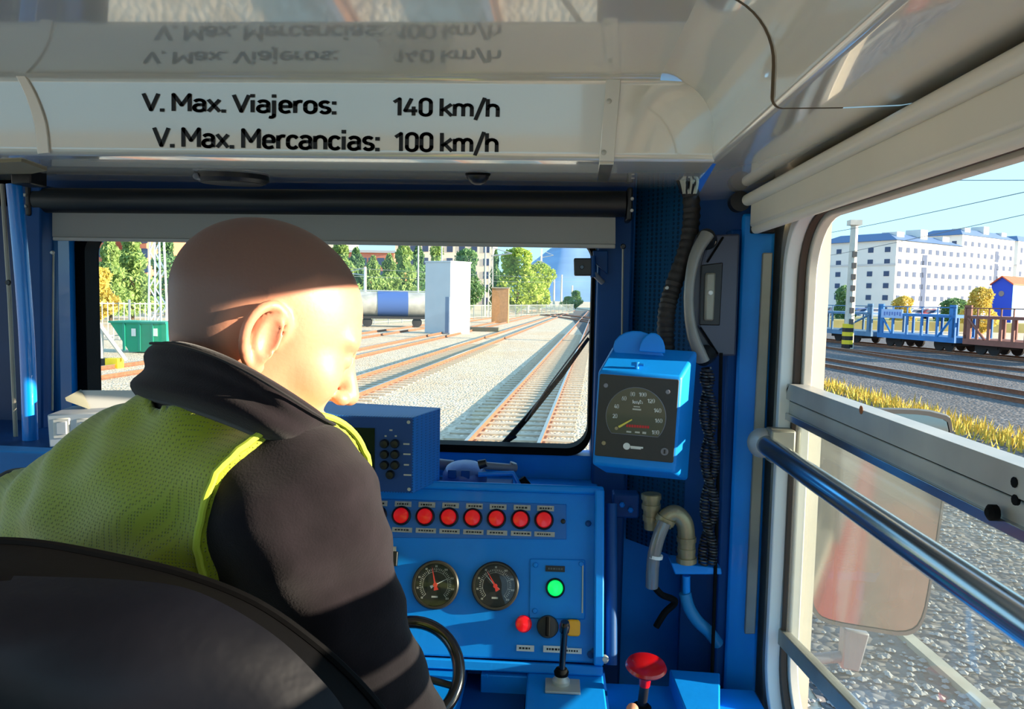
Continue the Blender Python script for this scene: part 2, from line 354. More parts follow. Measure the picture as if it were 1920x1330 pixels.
# right wall and floor; left and back left open so sky light fills the cab
WY0, WY1, WZ0, WZ1 = -.25, 1.435, .70, 1.70                    # right-hand side window
struct(wall_with_holes('wall_right', OFFW, -.9, YF + .07, -.1, 1.95, [(WY0, WY1, WZ0, WZ1)], YZ, XR + .012, XR + .075))
mb = MB(); mb.box(XL, XR + .075, -.9, YF + .07, -.16, -.1); struct(mb.build('floor', FLOORM, smooth=None))
# outer skin of the locomotive behind the side window: red with white stripes (seen in the rear-view mirror)
skr = M('red_bodyside_paint', (205, 24, 26), .3, coat=.4, nscale=3, namt=.05); skw = M('white_bodyside_paint', (230, 230, 226), .3, coat=.4)
mb = MB(); mb.box(XR + .08, XR + .10, -16, -.3, -.95, .62)
skin = struct(mb.build('wall_outside', skr, smooth=None), 'red painted bodyside of the locomotive')
for z0, z1 in ((-.62, -.55), (.1, .2), (.30, .34), (.40, .44)):
    mb = MB(); mb.box(XR + .095, XR + .104, -16, -.3, z0, z1); mb.build('stripe', skw, skin, smooth=None)
mb = MB(); mb.box(XR + .08, XR + .10, -16, -.3, .62, 1.8); mb.build('upper_side', M('grey_bodyside_paint', (150, 150, 150), .4), skin, smooth=None)
mb = MB(); mb.box(XR + .077, XR + .10, -.3, YF + .07, -.95, .64); mb.build('lower_side', skr, skin, smooth=None)
mb = MB(); mb.box(XR + .077, XR + .084, 1.46, YF + .07, .64, 1.8); mb.build('corner_side', M('grey_bodyside_paint', (150, 150, 150), .4), skin, smooth=None)
# ---------------------------------------------------------------- overhead panels
YT, ZC, ZE = 1.15, 1.829, 1.708                               # lettered panel plane, ceiling height, lower edge
XE = .227
prof = [(-.9, ZC)] + [(YT - .012 + .012 * math.sin(t), ZC - .012 + .012 * math.cos(t)) for t in np.linspace(0, math.pi / 2, 6)] + \
       [(YT, ZE + .012)] + [(YT + .01 - .01 * math.cos(t), ZE + .01 - .01 * math.sin(t)) for t in np.linspace(0, math.pi / 2, 6)] + [(YF, 1.752)]
xs = [XL, -1.2, -.6, 0, .147]
ceil = MB().grid([[V((x, y, z)) for x in [XL, -1.2, -.6, 0, XE + .004 if y < YT + .02 else .30]] if y >= YT - .001 else [V((x, y, z)) for x in xs] for y, z in prof]).build('ceiling', CREAM, smooth=30)
struct(ceil, 'glossy cream ceiling with the lettered overhead panel')
R = .078
cov = [(.147, ZC)] + [(XE - R + R * math.sin(t), ZC - R + R * math.cos(t)) for t in np.linspace(.1, math.pi / 2, 12)] + [(XE, ZE + .01)] + \
      [(XE + .01 - .01 * math.cos(t), ZE + .01 - .01 * math.sin(t)) for t in np.linspace(.2, math.pi / 2, 5)] + [(.30, ZE + .001), (.36, ZE + .004), (XR + .02, ZE + .02)]
cove = MB().grid([[V((x, y, z)) for y in (-.9, -.3, .3, .836)] for x, z in cov]).build('cove_panel', CREAM, ceil, smooth=40)
cove2 = MB().grid([[V((x, y, z)) for y in (.841, 1.0, YT + .02, YF if x > XE + .012 else YT + .02)] for x, z in cov]).build('cove_panel', CREAM, ceil, smooth=40)
SEAM = M('brown_seam_sealant', (92, 74, 50), .7)
MB().tube([V((x, .8385, z + .002)) for x, z in cov[:-2]], .0028, 6).build('seam', SEAM, ceil)
# joint strips on the lettered panel and on its underside
mb = MB()
mb.prism([PY(1136, 150, YT), PY(1164, 150, YT), PY(1151, 303, YT), PY(1123, 303, YT)], (0, -.004, 0)); mb.build('joint_strip', CREAM, ceil, bevel=.001)
mb = MB(); a = [PY(1123, 306, YT + .012), PY(1151, 306, YT + .012)]; zz = lambda y: ZE + (1.752 - ZE) * (y - YT) / (YF - YT)
b0 = [V((a[0].x - .0, YT + .012, zz(YT) - .004)), V((a[1].x, YT + .012, zz(YT) - .004)), V((a[1].x + .02, 1.62, zz(1.62) - .004)), V((a[0].x + .02, 1.62, zz(1.62) - .004))]
mb.prism(b0, (0, 0, .006)); mb.build('joint_strip', CREAM, ceil, bevel=.001)
for px, py in ((1132, 286), (1142, 190)): MB().lathe(PY(px, py, YT - .004), (0, -1, 0), [(.004, 0), (.004, .001), (.002, .002)], 10).build('screw', ALU, ceil)
le = spline([PY(24, 128, YT), PY(48, 175, YT), PY(66, 230, YT), PY(73, 290, YT)], 6); ri = spline([PY(40, 128, YT), PY(68, 175, YT), PY(88, 230, YT), PY(95, 288, YT)], 6)
mb = MB(); mb.prism(le + ri[::-1], (0, -.004, 0)); mb.build('joint_strip', CREAM, ceil, bevel=.001)
# lettering
for txt, a, b, t in (('V. Max. Viajeros:', (266, 209), (631, 215), (266, 174)), ('140 km/h', (736, 218), (937, 221), (736, 183)),
                     ('V. Max. Mercancias:', (286, 276), (712, 284), (286, 238)), ('100 km/h', (739, 285), (935, 287), (739, 248))):
    lettering(txt, 'lettering', INK, ceil, PY(*a, YT), PY(*b, YT), PY(*t, YT), bold=.080)
# ---------------------------------------------------------------- windscreen: rubber gasket, pane
g0 = rr(wx0, wx1, wz0, wz1, .055); g1 = rr(wx0 + .024, wx1 - .008, wz0 + .018, wz1 - .02, .05)
mb = MB(); ring(mb, g0, g1, XZ, YF - .006, YF + .05); win = struct(mb.build('window_1', RUBBER, smooth=30), 'windscreen with black rubber seal')
mb = MB(); mb.prism([V((p[0], YF + .045, p[1])) for p in g1], (0, .006, 0)); mb.build('pane', WSG, win, smooth=None)
# blue inner frame around the windscreen (proud of the bulkhead) and jambs
fx1 = PY(1180, 640, YF - .03).x
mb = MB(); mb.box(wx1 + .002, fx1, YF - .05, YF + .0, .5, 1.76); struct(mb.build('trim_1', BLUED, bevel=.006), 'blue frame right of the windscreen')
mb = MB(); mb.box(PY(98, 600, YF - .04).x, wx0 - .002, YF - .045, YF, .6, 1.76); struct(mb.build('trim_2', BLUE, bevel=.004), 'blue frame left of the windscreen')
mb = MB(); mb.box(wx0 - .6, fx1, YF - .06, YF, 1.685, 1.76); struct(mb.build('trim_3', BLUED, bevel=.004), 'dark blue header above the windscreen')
# perforated corner panel right of the windscreen (angled), and the blind pillar in the corner
mb = MB(); A, B = PY(1186, 600, 1.735), PY(1300, 600, 1.60); mb.prism([V((A.x, A.y, .95)), V((B.x, B.y, .95)), V((B.x, B.y, 1.80)), V((A.x, A.y, 1.80))], (.01, .01, 0))
struct(mb.build('wall_corner', TEAL, smooth=None), 'perforated blue corner panel between windscreen and side window')
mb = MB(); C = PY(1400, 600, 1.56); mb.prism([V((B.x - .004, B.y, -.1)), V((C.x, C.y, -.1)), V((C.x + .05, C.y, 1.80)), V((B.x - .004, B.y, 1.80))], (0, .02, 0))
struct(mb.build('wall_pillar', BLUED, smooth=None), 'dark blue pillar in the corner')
mb = MB(); mb.hexa([PY(1392, 400, 1.50), PY(1455, 400, 1.48), PY(1354, 1345, 1.50), PY(1414, 1345, 1.48), PY(1392, 400, 1.50) + V((.02, .09, 0)), PY(1455, 400, 1.48) + V((.02, .09, 0)), PY(1354, 1345, 1.50) + V((.02, .09, 0)), PY(1414, 1345, 1.48) + V((.02, .09, 0))])
post = struct(mb.build('wall_post', BLUE, bevel=.006), 'blue post beside the side window')
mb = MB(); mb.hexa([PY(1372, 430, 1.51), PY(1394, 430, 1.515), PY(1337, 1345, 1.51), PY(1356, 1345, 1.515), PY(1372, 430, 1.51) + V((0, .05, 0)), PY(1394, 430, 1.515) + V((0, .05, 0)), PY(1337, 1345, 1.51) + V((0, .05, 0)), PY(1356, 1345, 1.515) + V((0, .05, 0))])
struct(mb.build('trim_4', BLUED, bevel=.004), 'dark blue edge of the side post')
mb = MB(); mb.hexa([PY(1430, 474, 1.465), PY(1449, 474, 1.455), PY(1396, 1190, 1.465), PY(1416, 1190, 1.455)] + [p + V((.006, .03, 0)) for p in (PY(1430, 474, 1.465), PY(1449, 474, 1.455), PY(1396, 1190, 1.465), PY(1416, 1190, 1.455))])
struct(mb.build('trim_5', ALUD, bevel=.002), 'dull metal strip along the blue post')
# ---------------------------------------------------------------- side window frame (nested profiles) and dropped sash
win2 = MB(); ring(win2, rr(WY0 - .02, WY1 + .012, WZ0 - .02, WZ1 + .02, .14), rr(WY0 + .02, 1.40, WZ0 + .02, 1.668, .12), YZ, XR - .012, XR + .014)
win2 = struct(win2.build('window_2', ALUD, bevel=.003, smooth=30), 'side window with dull metal frame')
mb = MB(); ring(mb, rr(WY0 + .02, 1.403, WZ0 + .02, 1.675, .12), rr(WY0 + .03, 1.386, WZ0 + .035, 1.655, .11), YZ, XR - .020, XR + .003); mb.build('inner_bead', WHITE, win2, smooth=30, bevel=.002)
mb = MB(); ring(mb, rr(WY0 + .03, 1.40, WZ0 + .03, 1.665, .115), rr(WY0 + .04, 1.376, WZ0 + .05, 1.652, .105), YZ, XR + .002, XR + .012); mb.build('gasket', M('brown_window_gasket', (78, 62, 50), .8), win2, smooth=30)
mb = MB(); ring(mb, rr(WY0 + .03, 1.43, WZ0 + .04, 1.69, .12), rr(WY0 + .05, 1.366, WZ0 + .055, 1.645, .10), YZ, XR + .014, XR + .03); mb.build('outer_frame', OFFW, win2, smooth=30, bevel=.002)
XS = XR + .006
sash = thing('window_sash', 'half-lowered sliding window sash with aluminium top rail and dusty pane', 'window sash', (XS, .6, .84))
sz0, sz1 = PX(1497, 786, XS).z, PX(1600, 757, XS).z
yS = WY1 - .045
pr = lambda y0, y1: [(y0, y1)]
# top rail: stepped extrusion with rounded front end
yl = PX(1480, 760, XS).y
def rail(z0, z1, x0, x1, name, mat, rnd=.03, y1=None, bev=.002):
    y1 = yl if y1 is None else y1
    pts = [(WY0 + .05, z0), (y1, z0)] + [(y1 - rnd + rnd * math.cos(t), z1 - rnd + rnd * math.sin(t)) for t in np.linspace(0, math.pi / 2, 8)] + [(WY0 + .05, z1)]
    mb = MB(); mb.prism([V((x0, y, z)) for y, z in pts], (x1 - x0, 0, 0)); return mb.build(name, mat, sash, bevel=bev, smooth=30)
zm = sz0 + (sz1 - sz0) * .52
rail(zm, sz1, XS - .014, XS + .016, 'top_rail', ALU, .04)
rail(sz0 + .004, zm - .003, XS - .008, XS + .014, 'grip_rail', ALU, .02, yl - .01)
rail(sz0 - .006, sz0 + .006, XS - .014, XS + .012, 'rail_lip', STEEL, .004, yl - .012, .001)
mb = MB(); mb.tube([V((XS - .008, y, zm - .0015)) for y in (WY0 + .05, .4, yl - .03)], .0016, 6); mb.build('rail_groove', RUBBER, sash)
RUST = M('rust_spot', (150, 88, 40), .8, nscale=60, namt=.3)
q = PX(1615, 769, XS - .014); MB().lathe(q, (-1, 0, 0), [(.006, 0), (.006, .0006), (.003, .0012)], 10).build('rust_spot', RUST, sash)
q = PX(1868, 962, XS - .014); MB().lathe(q, (-1, 0, 0), [(.008, 0), (.008, .006), (.004, .009)], 12).build('stop_knob', RUBBER, sash)
for px, py in ((1907, 905), (1908, 938)):
    q = PX(px, py, XS - .012); MB().lathe(q, (-1, 0, 0), [(.005, 0), (.005, .003)], 10).build('screw', RUBBER, sash)
bl, br = PX(1443, 1183, XS), PX(1590, 1345, XS); dz = (br.z - bl.z) / (br.y - bl.y)
yb = WY1 - .03; zb = lambda y: bl.z + dz * (max(y, .9) - bl.y)
mb = MB(); mb.prism([V((XS - .008, yb, zb(yb))), V((XS - .008, .9, zb(.9))), V((XS - .008, WY0 + .05, zb(.9))), V((XS - .008, WY0 + .05, zb(.9) + .03)), V((XS - .008, .9, zb(.9) + .03)), V((XS - .008, yb, zb(yb) + .03))], (.018, 0, 0)); mb.build('bottom_rail', ALUD, sash, bevel=.002)
mb = MB(); mb.prism([V((XS - .006, yb - .002, zb(yb) + .02)), V((XS - .006, yb - .022, zb(yb) + .02)), V((XS - .006, yl - .018, sz0)), V((XS - .006, yl + .002, sz0))], (.016, 0, 0)); mb.build('side_stile', ALUD, sash, bevel=.002)
mb = MB(); mb.prism([V((XS, yb - .02, zb(yb) + .02)), V((XS, .9, zb(.9) + .02)), V((XS, WY0 + .06, zb(.9) + .02)), V((XS, WY0 + .06, sz0 + .002)), V((XS, yl - .012, sz0 + .002))], (.005, 0, 0)); mb.build('pane', SASHG, sash, smooth=None)
# handrail
hr = thing('handrail', 'polished steel handrail bar across the side window', 'handrail', (.38, .5, 1.2))
a = PX(1432, 832, .385); b = V((.385, -.2, a.z)); MB().tube([a, b], .0175, 24).build('bar', STEEL, hr)
MB().lathe(a + V((0, .004, 0)), (0, -1, 0), [(.026, -.012), (.028, -.002), (.024, .012), (.018, .02)], 24).build('end_flange', ALU, hr)
mb = MB(); mb.obox(a + V((.026, -.01, 0)), (.022, 0, 0), (0, .02, 0), (0, 0, .03)); mb.build('mounting_block', ALUD, hr, bevel=.004)
mb = MB(); mb.obox(b + V((.03, 0, 0)), (.02, 0, 0), (0, .02, 0), (0, 0, .03)); mb.build('mounting_block', ALUD, hr, bevel=.004)
# side roller blind: dark roll housing, cream profiles
sb = thing('side_blind', 'cream roller blind in its rail above the side window', 'blind', (.39, .5, 1.64))
yE = 1.46
mb = MB(); mb.box(.362, .405, -.9, yE, 1.642, 1.690); mb.build('blind_panel', CREAMW, sb, bevel=.006, seg=3)
mb = MB(); mb.tube([V((.374, -.9, 1.640)), V((.374, yE - .004, 1.640))], .0095, 14); mb.build('bottom_bar', CREAMW, sb)
mb = MB(); mb.tube([V((.358, -.9, 1.694)), V((.358, yE + .02, 1.694))], .011, 16); mb.build('upper_rail', CREAMW, sb)
mb = MB(); mb.box(.366, .412, yE + .002, yE + .014, 1.632, 1.702); mb.build('end_plate', BLACK, sb, bevel=.003)
mb = MB(); mb.tube([V((.345, yE + .004, 1.692)), V((.345, yE + .03, 1.692))], .019, 18); mb.build('end_cap', BLACK, sb)
# ---------------------------------------------------------------- front roller blind
fb = thing('front_blind', 'grey roller blind pulled slightly down over the windscreen', 'blind', (PY(620, 430, 1.62).x, 1.62, 1.60))
yB = 1.62
l, r = PY(72, 376, yB), PY(1172, 383, yB)
MB().tube([l, r], .027, 22).build('roll_cassette', BLACK, fb)
q = [PY(98, 396, yB), PY(1154, 408, yB), PY(1154, 458, yB), PY(98, 444, yB)]; mb = MB(); mb.prism(q, (0, .003, 0)); mb.build('blind_fabric', GREYF, fb, smooth=None)
q = [PY(98, 444, yB - .004), PY(1154, 458, yB - .004), PY(1154, 466, yB - .004), PY(98, 451, yB - .004)]; mb = MB(); mb.prism(q, (0, .01, 0)); mb.build('bottom_bar', M('blind_bar_grey', (168, 164, 156), .5), fb, bevel=.002)
for p, s in ((l, -1), (r, 1)):
    mb = MB(); mb.obox(p + V((s * .008, .005, -.002)), (.006, 0, 0), (0, .03, 0), (0, 0, .034)); mb.build('end_bracket', BLACK, fb, bevel=.004)
    MB().lathe(p + V((s * .012, -.026, .008)), (0, -1, 0), [(.004, 0), (.003, .003)], 10).build('screw', ALU, fb)
    MB().lathe(p + V((s * .012, -.026, -.016)), (0, -1, 0), [(.004, 0), (.003, .003)], 10).build('screw', ALU, fb)
c0 = PY(1168, 466, yB); c1 = PY(1166, 662, yB); MB().tube([c0, c1], .0022, 6).build('guide_wire', ALUD, fb)
MB().lathe(c0 + V((0, -.002, .004)), (0, -1, 0), [(.006, 0), (.004, .006)], 10).build('wire_clip', BLACK, fb)
c0 = PY(100, 474, yB); c1 = PY(98, 770, yB); MB().tube([c0, c1], .0022, 6).build('guide_wire', ALUD, fb)
MB().lathe(c0 + V((0, -.002, 0)), (0, -1, 0), [(.005, 0), (.003, .005)], 10).build('wire_clip', ALU, fb)
# ---------------------------------------------------------------- overhead fittings on the underside
us = lambda px, py: (lambda d: CAM + d * ((ZE - YT * (1.752 - ZE) / (YF - YT) - CAM.z) / (d.z - d.y * (1.752 - ZE) / (YF - YT))))(ray(px, py))
un = V((0, (1.752 - ZE) / (YF - YT), -1)).normalized()
sp = thing('overhead_speaker', 'black oval loudspeaker on the overhead panel underside', 'speaker', us(436, 334))
ctr = us(436, 328); ex = V((1, 0, 0)); ey = un.cross(ex)
def oval(mb, c, a, b, h0, h1, taper=.9, n=36):
    rings = []
    for s, h in ((1, h0), (1, h0 + (h1 - h0) * .6), (taper, h1)):
        rings.append([c + ex * (a * s * math.cos(2 * math.pi * k / n)) + ey * (b * s * math.sin(2 * math.pi * k / n)) + un * h for k in range(n)])
    mb.add([p for g in rings for p in g], [(i * n + k, i * n + (k + 1) % n, (i + 1) * n + (k + 1) % n, (i + 1) * n + k) for i in range(2) for k in range(n)] + [tuple(range(n)), tuple(range(2 * n, 3 * n))])
mb = MB(); oval(mb, ctr, .066, .085, 0, .016); mb.build('speaker_body', BLACK, sp)
GRIL = dots(M('grey_speaker_grille', (52, 52, 50), .7), 260, .8, .25, .35)
mb = MB(); oval(mb, ctr, .056, .074, .0155, .018, .97); mb.build('speaker_grille', GRIL, sp)
q = us(372, 322); MB().lathe(q + un * .01, (0, -1, 0), [(.006, -.004), (.006, .012), (.003, .014)], 10).build('clip', GREYP, sp)
cdm = thing('dome_camera', 'small black dome under the overhead panel', 'camera', us(896, 328))
q = us(896, 325)
MB().lathe(q, un, [(.021, 0), (.021, .004), (.019, .010), (.013, .017), (.006, .0205), (0, .021)], 24).build('dome', BLACK, cdm)
MB().lathe(q, un, [(.023, 0), (.023, .003), (.021, .0045)], 24).build('base_ring', RUBBER, cdm)
# ================================================================== control desk
CA, CB = PY(1120, 925, 1.48), PY(1128, 1246, 1.37)
cu = V((1, 0, 0)); cv = (CA - CB); cv.x = 0; cv.normalize(); cn = cu.cross(cv)
def cp(px, py, h=0): return PP(px, py, CA + cn * h, cn)
desk = thing('control_desk', 'blue painted driver\'s control desk with sloping instrument panel', 'control desk', (-.3, 1.4, -.1))
xl = -1.02; xr = CB.x + .004
def pnl(x, w): return V((x, CB.y, CB.z)) + cv * w            # a point on the panel: x, height along the slope
H = (CA - CB).dot(cv)
zdesk = CB.z - .006
mb = MB(); prof_ = [pnl(0, 0), pnl(0, H), V((0, 1.50, CA.z)), V((0, 1.502, 1.085)), V((0, YF - .01, 1.085)), V((0, YF - .01, -.1)), V((0, 1.42, -.1)), V((0, 1.42, CB.z - .01))]
mb.prism([V((xl, p.y, p.z)) for p in prof_], (xr - xl, 0, 0)); mb.build('body', BLUE, desk, bevel=.004, smooth=None)
# raised rim along the right side and top of the panel
rx0, rx1 = cp(1114, 1000).x, cp(1131, 1000).x
mb = MB()
mb.hexa([pnl(x, w) + cn * h for h in (-.01, .03) for w in (.0, H + .004) for x in (rx0, rx1)]); mb.build('side_rim', BLUE, desk, bevel=.003)
mb = MB(); mb.hexa([pnl(x, w) + cn * h for h in (-.012, .018) for w in (H - .004, H + .012) for x in (xl, rx1)]); mb.build('top_rim', BLUE, desk, bevel=.005)
mb = MB(); mb.hexa([pnl(x, w) + cn * h for h in (-.02, .012) for w in (-.02, -.002) for x in (xl, rx1)]); mb.build('bottom_rim', BLUE, desk, bevel=.003)
mb = MB(); mb.tube([pnl(rx1 + .016, 0) + cn * .0, pnl(rx1 + .016, H - .02) + cn * .0], .011, 14); mb.build('side_pipe', BLUED, desk)
MB().lathe(cp(1133, 1236, .02), cn, [(.008, 0), (.008, .006), (.004, .01)], 10).build('latch_screw', ALU, desk)
# row of indicator buttons on a plate
ROW = M('button_row_plate', (2, 106, 186), .36, nscale=12, namt=.05)
mb = MB(); mb.hexa([cp(650, 936, h) if k == 0 else k for h in (0, .002) for k in ()] or [cp(x, y, h) for h in (0, .0022) for (x, y) in ((660, 1008), (1062, 1012), (660, 934), (1062, 946))]); mb.build('button_plate', ROW, desk, bevel=.001)
LABT = M('grey_label_plate', (176, 172, 160), .5, nscale=160, namt=.16)
LABW = M('white_label_plate', (222, 222, 216), .5)
def plate(px, py, w, h, mat, name='label_plate', lift=.0035, th=.0012, par=None, text=True, tm=None):
    c = cp(px, py, lift); k = c.y / FPX; mb = MB(); mb.obox(c, cu * (w * k / 2), cv * (h * k / 2), cn * th); o = mb.build(name, mat, par or desk)
    if text:                                                  # too small to read in the photograph: a worn line of print
        mb = MB(); x = -w * .36
        while x < w * .3:
            ww = random.uniform(2, 5); mb.obox(c + cu * ((x + ww / 2) * k) + cn * (th + .0002), cu * (ww * k / 2), cv * (h * k * .16), cn * .0002); x += ww + 1.6
        mb.build('print', tm or INK, o, smooth=None)
    return o
def button(px, py, r, lens, name='push_button', par=None, ringm=BLACK, proud=.012, rr_=1.28):
    c = cp(px, py, .002); k = c.y / FPX; b = MB().lathe(c, cn, [(r * rr_ * k, 0), (r * rr_ * k, .005), (r * 1.1 * k, .0075), (r * 1.02 * k, .006)], 28).build(name, ringm, par or desk)
    MB().lathe(c, cn, [(r * k, .002), (r * k, proud - .003), (r * k * .9, proud), (r * k * .4, proud + .0012), (0, proud + .0015)], 28).build('lens', lens, b); return b
for i, px in enumerate((708, 753, 797.5, 842, 886.5, 931, 976, 1020)):
    py = 967.5 + (px - 753) * .031
    button(px, py, 14.5, REDL); plate(px + 3, py - 22, 32, 10, LABT); plate(px + 1, py + 26.5, 39, 9, LABT)
MB().lathe(cp(1056, 978, .002), cn, [(.005, 0), (.004, .004), (.001, .005)], 12).build('screw', BLACK, desk)
MB().lathe(cp(1103, 982, .002), cn, [(.006, 0), (.005, .004), (.001, .006)], 12).build('screw', BLUED, desk)
# square plate with green button
mb = MB(); mb.hexa([cp(x, y, h) for h in (0, .004) for (x, y) in ((992, 1160), (1097, 1162), (994, 1048), (1097, 1050))]); pl = mb.build('green_button_plate', BLUE, desk, bevel=.002)
plate(1041, 1067, 37, 11, BLACK, lift=.0055, tm=M('grey_print', (90, 90, 88), .6))
c = cp(1041, 1103, .004); button(1041, 1103, 14.5, GRNL, proud=.016)
for px, py in ((1003, 1146), (1090, 1058), (1004, 1060)): MB().lathe(cp(px, py, .005), cn, [(.005, 0), (.004, .003), (.001, .004)], 12).build('screw', BLUE, desk)
mb = MB(); mb.tube([cp(1093, 1058, .006), cp(1092, 1150, .006)], .0016, 6); mb.build('plate_edge', ALU, desk)
# lower row
button(982, 1170, 14.5, REDL, ringm=REDP, rr_=1.04, proud=.02)
kb = MB().lathe(cp(1027, 1175, .002), cn, [(.0205, 0), (.0205, .012), (.019, .016), (.012, .017), (0, .017)], 28).build('rotary_knob', BLACK, desk)
mb = MB(); mb.obox(cp(1027, 1175, .022), cu * .004 + cv * .0, cv * .017, cn * .006); mb.build('knob_ridge', RUBBER, kb, bevel=.002)
yb_ = MB(); c = cp(1075, 1177, .004); yb_.rbox(c + cn * .008, cu * .0125, cv * .0145, cn * .009, .006); yb_.build('amber_switch', YELL, desk, bevel=.002)
plate(985, 1216, 34, 11, LABW); plate(1041, 1218, 46, 12, LABW); plate(1074, 1221, 34, 10, LABW)
for px, py in ((1115, 1222), (1108, 1228)): MB().lathe(cp(px, py, .002), cn, [(.007, 0), (.007, .004), (.003, .006)], 8).build('hex_bolt', BLUED, desk)
# toggle behind the sleeve
mb = MB(); c = cp(735, 1048, .006); mb.rbox(c, cu * .011, cv * .014, cn * .006, .002); mb.build('toggle_switch', BLACK, desk, bevel=.001)
plate(735, 1031, 16, 12, LABT, text=False)
# desk top with boxes below the sloping panel
z1 = CB.z - .02
mb = MB(); mb.box(xl, cp(872, 1246).x, 1.02, 1.43, .74, z1); mb.build('left_desk_box', BLUE, desk, bevel=.004)
mb = MB(); mb.box(cp(872, 1246).x, cp(986, 1246).x, 1.02, 1.43, .74, .77); mb.build('recess_floor', BLUED, desk)
mb = MB(); x0 = PY(902, 1290, 1.36).x; mb.box(x0, cp(986, 1246).x + .004, 1.352, 1.40, .60, z1 - .002); mb.build('recess_box', BLUE, desk, bevel=.002)
MB().lathe(PY(912, 1268, 1.352), (0, -1, 0), [(.004, 0), (.003, .003)], 10).build('screw', BLUE, desk)
bx0, bx1 = PY(988, 1290, 1.33).x, PY(1132, 1290, 1.33).x
mb = MB(); mb.box(bx0, bx1, 1.0, 1.41, .60, z1 + .004); mb.build('lever_box', BLUE, desk, bevel=.003)
mb = MB(); mb.box(bx1, .40, .98, 1.42, .60, .765); mb.build('right_shelf', BLUE, desk, bevel=.004)
mb = MB(); mb.prism([PY(1255, 1255, 1.42), PY(1350, 1262, 1.42), PY(1350, 1345, 1.25), PY(1290, 1345, 1.25)], (0, .0, -.05)); mb.build('shelf_cover', BLUE, desk, bevel=.003)
mb = MB(); mb.box(bx1, bx1 + .006, 1.0, 1.41, .76, z1 - .01); mb.build('box_flange', BLUED, desk)
# ---------------------------------------------------------------- pressure gauges
DIAL = M('gauge_dial_black', (34, 33, 31), .5); TICK = M('gauge_print', (190, 186, 172), .6); NEEDR = M('red_needle', (225, 60, 48), .5); BEZ = M('gauge_bezel', (52, 48, 42), .35, .3)
GGL = glass('gauge_glass', (1, 1, 1), 0, 1.0)
def gauge(px, py, label, na, nb):
    c = cp(px, py, .001); g = thing('pressure_gauge', label, 'gauge', c, 'twin pressure gauges on the desk')
    R_ = .0455; MB().lathe(c, cn, [(R_, 0), (R_, .008), (R_ - .0025, .011), (R_ - .006, .011), (R_ - .0065, .005), (0, .005)], 48).build('bezel', BEZ, g)
    d = MB().lathe(c, cn, [(R_ - .0066, .0045), (R_ - .0066, .0056), (0, .0056)], 48).build('dial', DIAL, g)
    def pt(a, r, h): a = math.radians(a); return c + cu * (r * math.sin(a)) + cv * (r * math.cos(a)) + cn * h
    mb = MB()
    for k in range(41):
        a = -135 + 270 * k / 40; r0 = .027 if k % 5 else .0245
        t = (pt(a + 90, 1, 0) - c) ; mb.obox((pt(a, r0, .0058) + pt(a, .031, .0058)) / 2, t * .0005, (pt(a, .031, 0) - pt(a, r0, 0)) / 2, cn * .0001)
    mb.tube([pt(a, .0245, .0058) for a in range(-135, 136, 6)], .0003, 4); mb.build('scale_marks', TICK, d, smooth=None)
    mb = MB()
    for k in range(9):
        a = -135 + 270 * k / 8; p = pt(a, .0345, .0058)
        for s in ((-1, 0, 1) if k > 4 else (-.5, .5)): mb.obox(p + cu * (s * .0022), cu * .0007, cv * .0018, cn * .0001)
    mb.obox(pt(180, .022, .0058), cu * .006, cv * .0016, cn * .0001); mb.build('figures', TICK, d, smooth=None)
    for nm, m_, a, ln, w, h in (('white_needle', WHITE, nb, .031, .0011, .0068), ('red_needle', NEEDR, na, .034, .0017, .0076)):
        t = pt(a + 90, 1, 0) - c; mb = MB()
        mb.prism([pt(a, ln, h), pt(a, .0, h) + t * w, pt(a + 180, .010, h) + t * w * 2.6, pt(a + 180, .010, h) - t * w * 2.6, pt(a, .0, h) - t * w], cn * .0005); mb.build(nm, m_, g, smooth=None)
    MB().lathe(c, cn, [(.004, .005), (.004, .009), (0, .009)], 14).build('needle_hub', NEEDR, g)
    MB().lathe(c, cn, [(R_ - .007, .0098), (R_ - .007, .0104)], 40).build('glass', GGL, g, smooth=None)
gauge(817, 1097, 'round black pressure gauge nearer the driver, its needles spread apart', -14, 62)
gauge(929, 1099, 'round black pressure gauge beside the green button, its needles close together', -32, -44)
# ---------------------------------------------------------------- lever, mushroom button, handwheel
lv = thing('brake_lever', 'black upright control lever with a steel base plate', 'lever', PY(1055, 1290, 1.335))
zt = z1 + .004
c = PZ(1055, 1290, zt + .002); mb = MB(); mb.box(c.x - .031, c.x + .031, c.y - .020, c.y + .028, zt + .0005, zt + .005); mb.build('base_plate', ALU, lv, bevel=.001)
c2 = PZ(1052, 1280, zt + .006); top = PY(1059, 1172, c2.y - .012)
MB().lathe(c2 - V((0, 0, .001)), (0, 0, 1), [(.016, 0), (.016, .006), (.012, .010), (.009, .016), (.007, .020)], 20).build('collar', ALU, lv)
MB().tube([c2, c2 + (top - c2) * .2, top], [.006, .0055, .0065], 14).build('stem', BLACKG, lv)
MB().lathe(c2 + V((0, 0, .014)), (0, 0, 1), [(.0125, 0), (.0135, .006), (.010, .012)], 18).build('boot', RUBBER, lv)
MB().tube([top - (top - c2) * .12, top - (top - c2) * .02, top + (top - c2) * .05], [.0085, .0095, .0075], 16).build('grip', BLACKG, lv)
ms = thing('mushroom_button', 'large red mushroom push button on a black stem', 'push button', PY(1207, 1320, 1.30))
c = PY(1211, 1254, 1.31)
ax = V((.02, -.16, 1)).normalized()
MB().lathe(c, ax, [(0, -.016), (.011, -.016), (.013, -.008), (.020, -.006), (.034, .000), (.0365, .004), (.034, .009), (.024, .0125), (.012, .014), (0, .0145)], 40).build('cap', REDP, ms)
MB().tube([c - ax * .014, c - ax * .034], [.011, .0095], 18).build('neck', REDP, ms)
